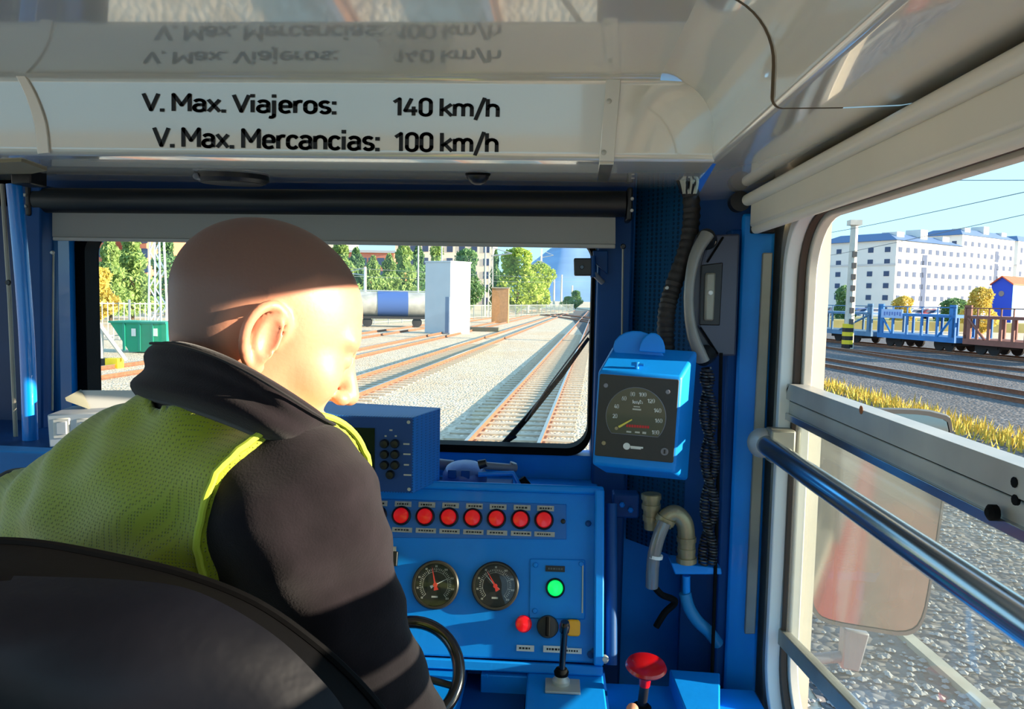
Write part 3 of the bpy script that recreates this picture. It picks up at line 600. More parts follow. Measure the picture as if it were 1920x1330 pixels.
MB().tube([c - ax * .032, V((c.x - .004, c.y + .012, .765))], .0085, 16).build('stem', BLACK, ms)
MB().lathe(V((c.x - .004, c.y + .012, .7655)), (0, 0, 1), [(.018, 0), (.018, .008), (.014, .012)], 20).build('socket', RUBBER, ms)
hw = thing('handwheel', 'black handwheel in front of the desk, half hidden by the sleeve', 'handwheel', PY(765, 1262, 1.22))
c = PY(768, 1260, 1.22); n_ = (CAM - c).normalized(); n_ = (n_ + V((0, 0, .45))).normalized(); a_, b_, _ = frame_from(n_)
rim = MB(); rim.tube([c + (a_ * math.cos(t) * .083 + b_ * math.sin(t) * .085) for t in np.linspace(0, 2 * math.pi, 49)[:-1]], .0108, 16, closed=True); rim.build('rim', BLACKG, hw)
for k in range(3):
    t = math.radians(100 + 120 * k); MB().tube([c - n_ * .012, c + (a_ * math.cos(t) + b_ * math.sin(t)) * .08], .006, 10).build('spoke', BLACK, hw)
MB().tube([c + n_ * .006, c - n_ * .03], .02, 18).build('hub', BLACK, hw)
MB().tube([c - n_ * .03, c - n_ * .14], .011, 14).build('shaft', STEEL, hw)
# ---------------------------------------------------------------- display unit beside the driver
YD = 1.385
dsp = thing('display_unit', 'blue box display unit with dark screen and black push buttons', 'display unit', PY(690, 922, YD))
L0 = PY(545, 780, YD); x0, x1 = PY(545, 850, YD).x, PY(775, 850, YD).x; z0, z1d = PY(690, 923, YD).z, PY(690, 781, YD).z
VENT = dots(M('vented_blue_case', (30, 116, 196), .5, spec=.3), 190, .55, .22, .34)
mb = MB(); mb.hexa([V((x0, YD, z0)), V((x1, YD, z0)), V((x0, YD, z1d)), V((x1, YD, z1d)), V((x0 + .0, YD + .16, z0)), V((x1 + .034, YD + .11, z0)), V((x0, YD + .16, z1d + .004)), V((x1 + .034, YD + .11, z1d + .004))])
mb.build('case', VENT, dsp, bevel=.002)
mb = MB(); mb.box(x0 + .002, x1 - .002, YD - .004, YD + .002, z0 + .003, z1d - .001); fp = mb.build('front_plate', NAVYP, dsp, bevel=.001)
def dp(px, py, d=.004): return PY(px, py, YD - d)
mb = MB(); a, b = dp(560, 910), dp(703, 803); mb.box(a.x, b.x, YD - .0055, YD - .003, a.z, b.z); mb.build('screen', SCREEN, dsp)
mb = MB(); a, b = dp(585, 829), dp(660, 826); mb.box(a.x, b.x, YD - .0060, YD - .0054, a.z, b.z); mb.build('screen_line', M('screen_line_grey', (130, 136, 140), .5), fp, smooth=None)
for px, py in ((721, 832), (741, 832), (721, 852), (741, 852), (721, 872), (741, 872), (732, 890)):
    MB().lathe(dp(px, py), (0, -1, 0), [(.0085, 0), (.0085, .004), (.0065, .008), (0, .009)], 18).build('key', BLACK, dsp)
for px, py, w in ((762, 833, 12), (763, 852, 14), (762, 872, 10), (764, 891, 15), (733, 807, 6), (723, 818, 4), (742, 818, 4), (642, 794, 8)):
    c = dp(px, py, .0045); mb = MB(); mb.obox(c, (w * .00048, 0, 0), (0, .0003, 0), (0, 0, .0014)); mb.build('mark', TICK, fp, smooth=None)
for px, py in ((766, 792), (767, 918)): MB().lathe(dp(px, py), (0, -1, 0), [(.0035, 0), (.003, .0015)], 10).build('screw', TICK, dsp)
# ---------------------------------------------------------------- speedometer in its hood
sx = thing('speedometer', 'speedometer in a blue metal hood beside the windscreen', 'speedometer', PY(1200, 905, 1.36))
A, B, C_, D = PY(1122, 702, 1.345), PY(1272, 711, 1.325), PY(1118, 853, 1.345), PY(1264, 869, 1.325)
so_ = (A + B + C_ + D) / 4; su = ((B - A) + (D - C_)).normalized(); sn = su.cross(((A - C_) + (B - D)).normalized()).normalized(); sv = sn.cross(su)
if sn.y > 0: sn = -sn
sw = ((B - A).length + (D - C_).length) / 4; sh = ((A - C_).length + (B - D).length) / 4
def spt(px, py, h=0): return PP(px, py, so_ + sn * h, sn)
fr = [so_ + su * (i * (sw + .004)) + sv * j for j in (-(sh + .018), sh + .005) for i in (-1, 1)]
bk = [so_ - sn * .11 + su * i + sv * j for j in (-(sh + .055), sh + .046) for i in (-(sw - .012), sw + .032)]
mb = MB(); mb.hexa([fr[0], fr[1], fr[2], fr[3], bk[0], bk[1], bk[2], bk[3]]); mb.build('hood', BLUE, sx, bevel=.006, seg=3)
mb = MB(); mb.prism([so_ + su * (-.05) - sn * .085 + sv * (sh + .03)] + [so_ + su * (-.012 + .042 * math.cos(t)) - sn * .085 + sv * (sh + .045 + .032 * math.sin(t)) for t in np.linspace(math.pi, 0, 10)] + [so_ + su * .045 - sn * .085 + sv * (sh + .03)], sn * .006); mb.build('lug', BLUE, sx, bevel=.002)
mb = MB(); mb.prism([so_ + su * (.018 + .024 * math.cos(t)) - sn * .07 + sv * (sh + .04 + .036 * math.sin(t)) for t in np.linspace(math.pi, 0, 10)], sn * .006); mb.build('lug', BLUE, sx, bevel=.002)
mb = MB(); mb.tube([so_ + su * (-.006) + sv * (sh + .012) - sn * .02 + k * sv * .012 for k in (0, 1)], .004, 10); mb.tube([so_ + su * (-.016) + sv * (sh + .02) - sn * .02, so_ + su * (.006) + sv * (sh + .02) - sn * .02], .003, 8); mb.build('wing_screw', BLUE, sx)
SFACE = M('speedometer_face', (44, 43, 40), .5, nscale=30, namt=.08)
mb = MB(); mb.rbox(so_ + sn * .001, su * sw, sv * sh, sn * .003, .003); face = mb.build('face_plate', SFACE, sx, bevel=.001)
# dial with a flat lower edge
cD = spt(1192, 782, .004); k = cD.y / FPX; RD = 55 * k
pts = [cD + su * (RD * math.cos(t)) + sv * (RD * math.sin(t)) for t in np.linspace(math.radians(-38), math.radians(218), 44)]
mb = MB(); mb.prism(pts, sn * .0012)
DG = M('dial_face_vest_reflection', (60, 60, 26), .35, coat=.4); mb.build('dial', DG, sx, smooth=None)  # olive cast is the vest's reflection, painted into the dial colour
mb = MB(); mb.tube(pts, .0012, 6, closed=True); mb.build('dial_rim', GREYP, sx)
nums = (('20', 1153, 780), ('40', 1156, 762), ('60', 1170, 747), ('80', 1186, 739), ('100', 1205, 740), ('120', 1221, 752), ('140', 1233, 770), ('160', 1235, 789), ('180', 1229, 811))
for t, px, py in nums:
    w = 9 if len(t) == 2 else 14; q = cD + sn * .0013; lettering(t, 'figure', WHITE, sx, PP(px - w / 2, py + 4, q, sn), PP(px + w / 2, py + 4.3, q, sn), PP(px - w / 2, py - 4, q, sn), nrm=sn, lift=.0003, bold=.085)
q = cD + sn * .0013; lettering('km/h', 'figure', WHITE, sx, PP(1186, 757, q, sn), PP(1205, 758, q, sn), PP(1186, 750, q, sn), nrm=sn, lift=.0003, bold=.08)
mb = MB()
for px, py, w, h in ((1194, 763, 12, 2), (1194, 768, 16, 3), (1179, 810, 9, 3), (1195, 811, 9, 3), (1208, 812, 7, 4)): mb.obox(PP(px, py, q + sn * .0003, sn), su * (w * k / 2), sv * (h * k / 2), sn * .0002)
mb.build('small_print', TICK, sx, smooth=None)
mb = MB()
for i in range(9): mb.obox(PP(1176 + i * 4.9, 798.5 + i * .35, q + sn * .0003, sn), su * (1.9 * k), sv * (2.5 * k), sn * .0002)
mb.build('red_counter', M('red_counter_digits', (200, 30, 30), .5), sx, smooth=None)
mb = MB(); a, b = PP(1160, 801, q + sn * .002, sn), PP(1185, 787, q + sn * .002, sn); mb.tube([a, b], [.0022, .0012], 8); mb.build('needle', M('yellow_needle', (235, 215, 90), .5), sx)
MB().lathe(PP(1156, 803, q, sn), sn, [(.003, 0), (.003, .003), (0, .003)], 12).build('needle_hub', BRASS, sx)
for px, py, m_ in ((1136, 723, GREYP), (1252, 735, GREYP), (1132, 831, BRASS)): MB().lathe(spt(px, py, .004), sn, [(.0042, 0), (.0036, .0016)], 12).build('screw', m_, sx)
q = spt(1246, 847, .004); MB().lathe(q, sn, [(.0065, 0), (.0065, .002), (.0048, .002), (.0048, .0008)], 18).build('lock', GREYP, sx); mb = MB(); mb.obox(q + sn * .0012, su * .0016, sv * .0036, sn * .0004); mb.build('slot', BLACK, sx)
q = spt(1175, 837, .004); MB().lathe(q, sn, [(.0062, 0), (.0062, .0006)], 18).build('emblem', WHITE, sx)
mb = MB(); mb.obox(spt(1194, 839, .0044), su * .011, sv * .0015, sn * .0002); mb.obox(spt(1192, 841.5, .0044), su * .009, sv * .0008, sn * .0002); mb.build('emblem_print', WHITE, sx, smooth=None)
# ---------------------------------------------------------------- wiper motor and rods on the ledge under the windscreen
wm = thing('wiper_motor', 'slate blue wiper motor with rods on the ledge under the windscreen', 'motor', PY(880, 905, 1.62))
SLATE = M('slate_blue_cast', (74, 98, 148), .4, .3, nscale=30, namt=.2)
def bodypx(cx, cy, Y): return PY(cx, cy, Y)
c = bodypx(872, 886, 1.60)
MB().lathe(c + V((0, 0, -.03)), (0, -.25, 1), [(.046, 0), (.048, .02), (.047, .03), (.040, .043), (.026, .050), (0, .052)], 28).build('motor_housing', SLATE, wm)
for dx in (-.022, .006): mb = MB(); mb.obox(c + V((dx, -.046, .006)), (.009, 0, 0), (0, .003, 0), (0, 0, .009)); mb.build('vent_slot', BLUED, wm, bevel=.002)
MB().tube([bodypx(898, 872, 1.55), bodypx(912, 868, 1.55)], [.010, .008], 12).build('rod_joint', BLACK, wm)
MB().tube([bodypx(906, 873, 1.57), bodypx(968, 878, 1.60)], .008, 12).build('rod', GREYP, wm)
MB().tube([bodypx(897, 890, 1.56), bodypx(962, 888, 1.56), bodypx(974, 912, 1.55)], .0055, 10).build('crank_rod', BLUE, wm)
MB().tube([bodypx(963, 868, 1.60), bodypx(957, 884, 1.60)], .008, 10).build('rod_bracket', GREYP, wm)
MB().tube([bodypx(978, 897, 1.56), bodypx(988, 912, 1.56)], [.008, .01], 12).build('rubber_boot', RUBBER, wm)
MB().tube([bodypx(798, 868, 1.66), bodypx(850, 874, 1.66)], .013, 12).build('side_pipe', GREYP, wm)
mb = MB(); cc = bodypx(880, 912, 1.58); mb.obox(V((cc.x, 1.60, 1.094)), (.09, 0, 0), (0, .05, 0), (0, 0, .008)); mb.build('mounting_plate', BLUED, wm, bevel=.003)
# ================================================================== right corner: handset, hoses, fittings
rh = thing('radio_handset', 'cab radio handset hanging in its slate grey cradle beside the side window', 'handset', PY(1335, 680, 1.46))
yh = 1.47
mb = slab_px([(1330, 441), (1388, 438), (1380, 668), (1346, 668), (1309, 612), (1316, 492)], yh, .05); cr = mb.build('cradle', LAV, rh, bevel=.004)
mb = slab_px([(1312, 436), (1332, 441), (1318, 492), (1311, 612), (1347, 668), (1338, 676), (1296, 640), (1288, 560), (1296, 480)], yh + .004, .05); mb.build('cradle_side', M('dark_slate_plastic', (52, 54, 64), .4), rh, bevel=.003)
mb = slab_px([(1315, 497), (1356, 492), (1350, 611), (1311, 610)], yh - .002, .006); mb.build('recess', BLACK, rh, bevel=.002)
mb = slab_px([(1323, 512), (1343, 511), (1339, 602), (1321, 602)], yh - .010, .012); mb.build('hook_bar', ALUD, rh, bevel=.004)
MB().lathe(PY(1332, 549, yh - .011), (0, -1, 0), [(.005, 0), (.004, .003), (0, .004)], 12).build('hook_screw', WHITE, rh)
mb = MB(); mb.tube([PY(1356, 445, yh - .003), PY(1326, 492, yh - .003)], .0022, 6); mb.tube([PY(1313, 614, yh - .003), PY(1346, 664, yh - .003)], .0022, 6); mb.build('cradle_seam', RUBBER, rh)
hp = spline([PY(1326, 440, 1.445), PY(1304, 478, 1.435), PY(1293, 530, 1.43), PY(1292, 585, 1.43), PY(1300, 632, 1.435), PY(1318, 676, 1.445)], 6)
n = len(hp); MB().tube(hp, [.016 - .005 * math.sin(math.pi * i / (n - 1)) for i in range(n)], 14, flat=.75).build('grip', M('grey_handset', (128, 126, 120), .32, nscale=20, namt=.1), rh)
for p, q in ((hp[1], PY(1326, 452, 1.46)), (hp[-2], PY(1326, 664, 1.46))): MB().tube([p, q], [.017, .019], 16).build('ear_cup', BLACK, rh)
# coiled cords: two twisted strands
cc_ = thing('coiled_cord', 'black coiled telephone cord twisted double, hanging below the handset', 'cord', PY(1328, 1062, 1.44))
CORD = M('black_cord', (30, 30, 34), .4, coat=.2)
for s in (0, 1):
    pts = []; N_ = 900
    for i in range(N_):
        t = i / (N_ - 1); c = PY(1325 + 6 * math.sin(t * 3), 690 + 368 * t, 1.44)
        a = t * 2 * math.pi * 2.1 + s * math.pi; r = .0095 if t > .06 else .0095 * t / .06
        c = c + V((math.cos(a) * r, math.sin(a) * r * .6, 0))
        b = t * 2 * math.pi * 62; pts.append(c + V((math.cos(b) * .0075, math.sin(b) * .0075, 0)))
    MB().tube(pts, .0023, 5).build('strand', CORD, cc_)
# thin straight cable along the post
tb = thing('thin_cable', 'thin black cable running straight down beside the blue post', 'cable', PY(1337, 1300, 1.45))
MB().tube([PY(1352, 662, 1.45), PY(1349, 800, 1.45), PY(1342, 1050, 1.45), PY(1334, 1295, 1.44)], .0035, 8).build('sheath', RUBBER, tb)
mb = MB(); mb.obox(PY(1340, 1300, 1.44), (.013, 0, 0), (0, .012, 0), (0, 0, .012)); mb.build('clamp', BLACK, tb, bevel=.003)
MB().lathe(PY(1344, 1309, 1.425), (0, -1, 0), [(.004, 0), (.003, .003)], 10).build('clamp_screw', ALU, tb)
# black conduit hose
ho = thing('conduit_hose', 'thick black conduit hose running down the perforated corner panel', 'hose', PY(1245, 640, 1.52))
HOSE = M('brown_black_hose', (38, 32, 28), .6, bump=.4, bscale=150)
hp = spline([PY(1292, 338, 1.53), PY(1297, 400, 1.53), PY(1288, 465, 1.52), PY(1263, 535, 1.51), PY(1250, 585, 1.50), PY(1248, 640, 1.50), PY(1252, 690, 1.50)], 16)
MB().tube(hp, [.0165 + .0012 * math.sin(i * 1.9) for i in range(len(hp))], 14).build('corrugated_tube', HOSE, ho)
MB().lathe(PY(1250, 540, 1.49) + V((.0, -.004, 0)), (0, -1, 0), [(.004, 0), (.003, .003)], 10).build('clip_screw', ALU, ho)
cb = thing('cable_bundle', 'frayed bundle of pale cables where the hose meets the ceiling', 'cables', PY(1290, 350, 1.53))
PALE = M('pale_cable', (196, 192, 172), .5)
for i in range(9):
    x0_, x1_ = 1268 + i * 5, 1278 + i * 3.2
    MB().tube(spline([PY(x0_ + random.uniform(-3, 3), 326, 1.50 - .01 * (i % 3)), PY((x0_ + x1_) / 2 + random.uniform(-6, 6), 342, 1.49), PY(x1_, 362, 1.505)], 5), .0032, 6).build('cable', PALE if i % 3 else BLACK, cb)
# pipe fittings below the speedometer
pf = thing('pipe_elbow', 'aged brass pipe elbow standing on a blue bracket under the speedometer', 'pipe', PY(1288, 1060, 1.44))
p = spline([PY(1243, 985, 1.44), PY(1252, 968, 1.44), PY(1268, 964, 1.44), PY(1283, 980, 1.44), PY(1287, 1010, 1.44), PY(1287, 1056, 1.44)], 6)
MB().tube(p, .0165, 18).build('elbow', BRASS, pf)
for q, r in ((1012, .0185), (1032, .0175), (1050, .0195)): MB().tube([PY(1287, q - 5, 1.44), PY(1287, q + 4, 1.44)], r, 18).build('collar', BRASS, pf)
MB().tube([p[2], p[5]], .0195, 18).build('collar', BRASS, pf)
vp = thing('brass_coupling', 'vertical brass coupling hanging straight under the speedometer hood', 'pipe', PY(1220, 990, 1.46))
MB().tube([PY(1221, 926, 1.46), PY(1222, 992, 1.46)], [.0175, .0145], 18).build('tube', BRASS, vp)
for q, r in ((932, .0195), (950, .0185), (972, .0165)): MB().tube([PY(1221, q - 5, 1.46), PY(1221, q + 4, 1.46)], r, 18).build('ring', BRASS, vp)
ch = thing('grey_hose', 'greyish plastic hose with tie wrap curving down from the brass elbow', 'hose', PY(1224, 1110, 1.44))
CLH = M('cloudy_hose', (112, 112, 112), .25, coat=.6)
MB().tube(spline([PY(1246, 980, 1.425), PY(1234, 1010, 1.42), PY(1225, 1050, 1.42), PY(1222, 1100, 1.43)], 6), .0125, 14).build('tube', CLH, ch)
MB().tube([PY(1229, 1040, 1.42), PY(1228, 1046, 1.42)], .0145, 14).build('tie_wrap', WHITE, ch)
MB().tube(spline([PY(1223, 1095, 1.43), PY(1240, 1115, 1.43), PY(1266, 1128, 1.45), PY(1246, 1150, 1.45), PY(1230, 1176, 1.45)], 6), .0065, 8).build('tail_cable', RUBBER, ch)
bk_ = thing('pipe_bracket', 'blue shelf bracket bolted to the corner post carrying the brass elbow', 'bracket', PY(1310, 1080, 1.45))
mb = MB(); mb.prism([PY(1258, 1056, 1.45), PY(1352, 1066, 1.45), PY(1354, 1078, 1.45), PY(1266, 1078, 1.45)], (0, .05, 0)); mb.build('shelf', BLUE, bk_, bevel=.002)
MB().tube([PY(1287, 1080, 1.46), PY(1287, 1114, 1.46)], .0075, 12).build('stub', BLUE, bk_)
MB().tube(spline([PY(1284, 1112, 1.46), PY(1292, 1140, 1.46), PY(1308, 1165, 1.46), PY(1330, 1186, 1.465), PY(1345, 1206, 1.48)], 6), [.012] * 25, 14).build('bent_pipe', M('light_blue_pipe', (30, 120, 170), .4), bk_)
jb = thing('junction_box', 'small blue junction box with bolts left of the brass coupling', 'junction box', PY(1170, 960, 1.6))
mb = MB(); mb.obox(PY(1172, 945, 1.60), (.028, 0, 0), (0, .02, 0), (0, 0, .026)); mb.build('box', BLUED, jb, bevel=.004)
for px, py in ((1166, 946), (1182, 956)): MB().lathe(PY(px, py, 1.578), (0, -1, 0), [(.006, 0), (.006, .006), (.003, .008)], 6).build('bolt', BLUE, jb)
# bracket with black square unit at the upper right of the windscreen
wc = thing('windscreen_camera', 'small black square camera on a hinged bracket at the windscreen edge', 'camera', PY(1092, 517, 1.68))
mb = slab_px([(1076, 484), (1110, 484), (1110, 517), (1077, 517)], 1.67, .03); mb.build('housing', M('dark_grey_housing', (58, 60, 60), .5), wc, bevel=.003)
MB().lathe(PY(1091, 501, 1.669), (0, -1, 0), [(.005, 0), (.004, .002)], 12).build('lens', BLACKG, wc)
MB().tube([PY(1112, 480, 1.675), PY(1112, 520, 1.675)], .006, 10).build('hinge', BLUED, wc)
MB().tube([PY(1112, 512, 1.675), PY(1130, 530, 1.69)], .006, 10).build('arm', GREYP, wc)
mb = slab_px([(1112, 470), (1140, 470), (1140, 515), (1112, 490)], 1.69, .012); mb.build('bracket_plate', BLUED, wc, bevel=.002)
# windscreen wiper outside
wi = thing('windscreen_wiper', 'black wiper arm resting diagonally across the windscreen', 'wiper', PY(945, 832, 1.83))
MB().tube([PY(1104, 634, 1.83), PY(1052, 705, 1.83), PY(990, 782, 1.83), PY(944, 834, 1.83)], [.004, .006, .007, .008], 8).build('arm', RUBBER, wi)
MB().tube([PY(1106, 620, 1.82), PY(1030, 722, 1.82), PY(985, 790, 1.82)], .004, 6, flat=.5).build('blade', BLACK, wi)
MB().tube([PY(968, 818, 1.82), PY(936, 838, 1.82)], .004, 6).build('linkage', RUBBER, wi)
# ================================================================== left side of the windscreen: posts, pipe, boxes
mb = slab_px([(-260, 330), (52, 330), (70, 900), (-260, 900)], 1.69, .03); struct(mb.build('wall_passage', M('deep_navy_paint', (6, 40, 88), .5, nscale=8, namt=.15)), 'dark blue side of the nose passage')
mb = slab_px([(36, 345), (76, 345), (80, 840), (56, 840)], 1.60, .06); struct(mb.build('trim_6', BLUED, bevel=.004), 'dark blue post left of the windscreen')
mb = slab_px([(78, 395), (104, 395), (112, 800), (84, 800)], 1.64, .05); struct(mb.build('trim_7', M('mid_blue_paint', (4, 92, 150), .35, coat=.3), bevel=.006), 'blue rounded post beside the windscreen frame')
lp = thing('grab_pipe', 'blue painted grab pipe rising to the ceiling left of the driver', 'grab pipe', PY(58, 832, 1.47))
MB().tube(spline([PY(26, 346, 1.47), PY(38, 470, 1.47), PY(48, 600, 1.47), PY(53, 700, 1.47), PY(57, 832, 1.47)], 6), .0142, 18).build('pipe', M('bright_blue_paint', (0, 128, 220), .25, coat=.5), lp)
mb = slab_px([(18, 306), (57, 306), (57, 345), (20, 345)], 1.45, .05); mb.build('top_block', BLACK, lp, bevel=.003)
mb = MB(); mb.prism([us(-30, 300), us(40, 296), us(88, 314), us(60, 320), us(-30, 322)], (0, 0, -.006)); mb.build('top_plate', M('beige_plate', (140, 128, 96), .6), lp)
mb = MB(); mb.obox(PY(58, 838, 1.47), (.02, 0, 0), (0, .02, 0), (0, 0, .008)); mb.build('foot', GREYP, lp, bevel=.002)
tp = thing('thin_steel_rod', 'thin dull steel rod alongside the blue grab pipe', 'rod', PY(32, 830, 1.5))
MB().tube([PY(4, 345, 1.5), PY(18, 560, 1.5), PY(30, 830, 1.5)], .0042, 8).build('rod', ALUD, tp)
MB().lathe(PY(16, 530, 1.497), (0, -1, 0), [(.006, 0), (.005, .004)], 8).build('rod_clip', BLACK, tp)
gb = thing('grey_control_box', 'pale grey metal box with raised square covers left of the driver', 'box', PY(120, 832, 1.42))
GB = M('pale_grey_metal', (176, 182, 188), .4, .2, nscale=10, namt=.08)
mb = MB(); f = [PY(92, 840, 1.40), PY(215, 834, 1.40), PY(88, 778, 1.40), PY(212, 772, 1.40)]; bk = [p + V((-.028, .12, 0)) for p in f]; mb.hexa(f + bk); mb.build('case', GB, gb, bevel=.003)
for a in (0, 44):
    mb = slab_px([(98 + a, 786), (130 + a, 784), (131 + a, 822), (99 + a, 824)], 1.398, .006); mb.build('square_cover', M('pale_cover', (206, 204, 196), .5), gb, bevel=.002)
    mb = slab_px([(104 + a, 792), (124 + a, 790), (125 + a, 815), (105 + a, 817)], 1.396, .006); mb.build('inner_cover', GB, gb, bevel=.002)
wp = thing('paper_tray', 'white open paper box lying behind the grey control box', 'paper box', PY(200, 770, 1.5))
PAP = M('white_card', (226, 226, 220), .6, nscale=9, namt=.04); PAPD = M('olive_grey_card', (128, 128, 112), .6)
mb = MB(); mb.hexa([PY(160, 768, 1.46), PY(300, 766, 1.46), PY(150, 732, 1.50), PY(300, 732, 1.50), PY(172, 768, 1.52), PY(300, 766, 1.52), PY(165, 736, 1.54), PY(300, 734, 1.54)]); mb.build('sleeve', PAP, wp, bevel=.001)
mb = MB(); mb.prism([PY(150, 731, 1.495), PY(122, 746, 1.46), PY(124, 752, 1.46), PY(168, 768, 1.455)], (0, .004, 0)); mb.build('end_flap', PAPD, wp)
# a ledge carries the box and the tray
mb = MB(); zl = PY(150, 842, 1.40).z; mb.box(-1.45, PY(560, 850, 1.45).x, 1.36, 1.72, CA.z - .05, zl); struct(mb.build('trim_8', BLUED, bevel=.004), 'blue ledge under the left part of the windscreen')
# ================================================================== driver's seat
seat = thing('driver_seat', 'black driver\'s seat seen from behind in the near foreground', 'seat', (-.30, .62, -.1))
SEATM = M('black_leatherette', (4, 4, 5), .65, nscale=14, namt=.2, bump=.2, bscale=55, spec=.1)
NAV = M('navy_black_cover', (9, 10, 17), .45, nscale=5, namt=.25, bump=.25, bscale=14, spec=.2, bdist=.01)
def rimcurve(pts, Y, zbot):
    P_ = [PY(x, y, Y) for x, y in pts]; r = spline(P_, 6); cx = P_[0].x
    left = [V((2 * cx - p.x, p.y, p.z)) for p in r[1:]]
    out = left[::-1] + r; out = [V((out[0].x - .01, Y, zbot))] + out + [V((out[-1].x + .01, Y, zbot))]
    return out
ys = .475
oc = rimcurve([(-60, 1016), (60, 1020), (200, 1044), (350, 1080), (480, 1132), (590, 1208), (680, 1292), (740, 1372), (790, 1480)], ys + .058, .62)
ic = rimcurve([(-60, 1078), (100, 1082), (240, 1088), (345, 1102), (430, 1138), (520, 1196), (590, 1262), (645, 1330), (690, 1430)], ys + .004, .66)
def loft(outline, ysteps):
    cx = sum(p.x for p in outline) / len(outline); cz = sum(p.z for p in outline) / len(outline); rows = []
    for s, y in ysteps: rows.append([V((cx + (p.x - cx) * s, y, cz + (p.z - cz) * s)) for p in outline])
    mb = MB(); n = len(outline)
    for r in rows: mb.v += [tuple(p) for p in r]
    for i in range(len(rows) - 1):
        for j in range(n): mb.f.append((i * n + j, i * n + (j + 1) % n, (i + 1) * n + (j + 1) % n, (i + 1) * n + j))
    mb.f += [tuple(range(n)), tuple(range((len(rows) - 1) * n, len(rows) * n))]
    return mb
loft(oc, [(.955, ys - .004), (.985, ys - .002), (1, ys + .012), (1, ys + .05), (.985, ys + .065), (.94, ys + .072)]).build('backrest_shell', SEATM, seat, smooth=60)
def pillow(outline, y0, bulge, levels=14):
    cx = sum(p.x for p in outline) / len(outline); cz = sum(p.z for p in outline) / len(outline); st = []
    mb = MB(); n = len(outline); k = 0
    for i in range(levels + 1):
        s = 1 - .97 * i / levels; e = (1 - s ** 3.2)
        for p in outline:
            x, z = cx + (p.x - cx) * s, cz + (p.z - cz) * s
            w = .006 * math.sin(z * 46 + x * 9) * e + .005 * math.sin(x * 38 - z * 30 + 2) * e - .010 * math.exp(-((x - cx) * .8 + (z - cz) * 1.0 - .30) ** 2 / .0006) * e
            mb.v.append((x, y0 - bulge * e ** .6 + w, z))
    for i in range(levels):
        for j in range(n): mb.f.append((i * n + j, i * n + (j + 1) % n, (i + 1) * n + (j + 1) % n, (i + 1) * n + j))
    mb.f.append(tuple(range(levels * n, (levels + 1) * n))); return mb
pillow(ic, ys + .004, .055).build('back_cover', NAV, seat, smooth=180)
MB().tube(oc, .004, 8).build('piping', SEATM, seat)
mb = MB(); mb.obox((-.30, .74, .52), (.25, 0, 0), (0, .24, 0), (0, 0, .055)); mb.build('cushion', SEATM, seat, bevel=.04, seg=4)
mb = MB(); mb.obox((-.30, .54, .60), (.05, 0, 0), (0, .03, 0), (0, 0, .14)); mb.build('back_support', BLACK, seat, bevel=.01)
MB().tube([V((-.30, .74, .47)), V((-.30, .74, -.06))], .05, 18).build('pedestal', BLACK, seat)
MB().lathe((-.30, .74, -.1), (0, 0, 1), [(.2, 0), (.2, .02), (.08, .05)], 28).build('base', BLACK, seat)
# ================================================================== outside: the rail yard
ZG, ZRL = -1.26, -1.10
def ground_mat(name, c1, c2, scale, bump=1.0, dist=.05, big=None):
    m = M(name, c1, .9); N, L, b = nodes(m); tc = N.new('ShaderNodeTexCoord')
    v = N.new('ShaderNodeTexVoronoi'); v.inputs['Scale'].default_value = scale; L.new(tc.outputs['Object'], v.inputs['Vector'])
    r = N.new('ShaderNodeValToRGB'); r.color_ramp.elements[0].color = (*lin(c1), 1); r.color_ramp.elements[1].color = (*lin(c2), 1)
    sp_ = N.new('ShaderNodeSeparateColor'); L.new(v.outputs['Color'], sp_.inputs[0]); L.new(sp_.outputs[0], r.inputs[0])
    n = N.new('ShaderNodeTexNoise'); n.inputs['Scale'].default_value = .35; n.inputs['Detail'].default_value = 6; L.new(tc.outputs['Object'], n.inputs['Vector'])
    mx = N.new('ShaderNodeMix'); mx.data_type = 'RGBA'; mx.blend_type = 'MIX'; L.new(r.outputs[0], mx.inputs[6]); mx.inputs[7].default_value = (*lin(big or c1), 1)
    mr = N.new('ShaderNodeMapRange'); mr.inputs[1].default_value = .45; mr.inputs[2].default_value = .75; mr.inputs[4].default_value = .6; L.new(n.outputs['Fac'], mr.inputs[0]); L.new(mr.outputs[0], mx.inputs[0])
    L.new(mx.outputs[2], b.inputs['Base Color'])
    bp = N.new('ShaderNodeBump'); bp.inputs['Strength'].default_value = bump; bp.inputs['Distance'].default_value = dist; bp.invert = True
    L.new(v.outputs['Distance'], bp.inputs['Height']); L.new(bp.outputs[0], b.inputs['Normal']); return m
BALL = ground_mat('ballast_gravel', (172, 150, 122), (236, 214, 184), 14, .7, .04, (204, 168, 126))
BALD = ground_mat('ballast_painted_shade', (52, 50, 50), (116, 112, 108), 12, .8, .05, (74, 70, 66))
RAILR = M('rusty_rail_web', (128, 84, 60), .8, nscale=8, namt=.25); RAILT = M('worn_rail_head', (176, 170, 164), .3, .8)
SLP = M('concrete_sleeper', (192, 172, 146), .85, nscale=6, namt=.15); SLW = M('old_timber_sleeper', (92, 78, 66), .9, nscale=6, namt=.2)
xg = PZ(1497, 700, ZG).x
mb = MB(); mb.add([(-900, -60, ZG), (900, -60, ZG), (900, 2600, ZG), (-900, 2600, ZG)], [(0, 1, 2, 3)]); g = mb.build('ground', BALL, smooth=None); struct(g, 'pale ballast and gravel of the rail yard')
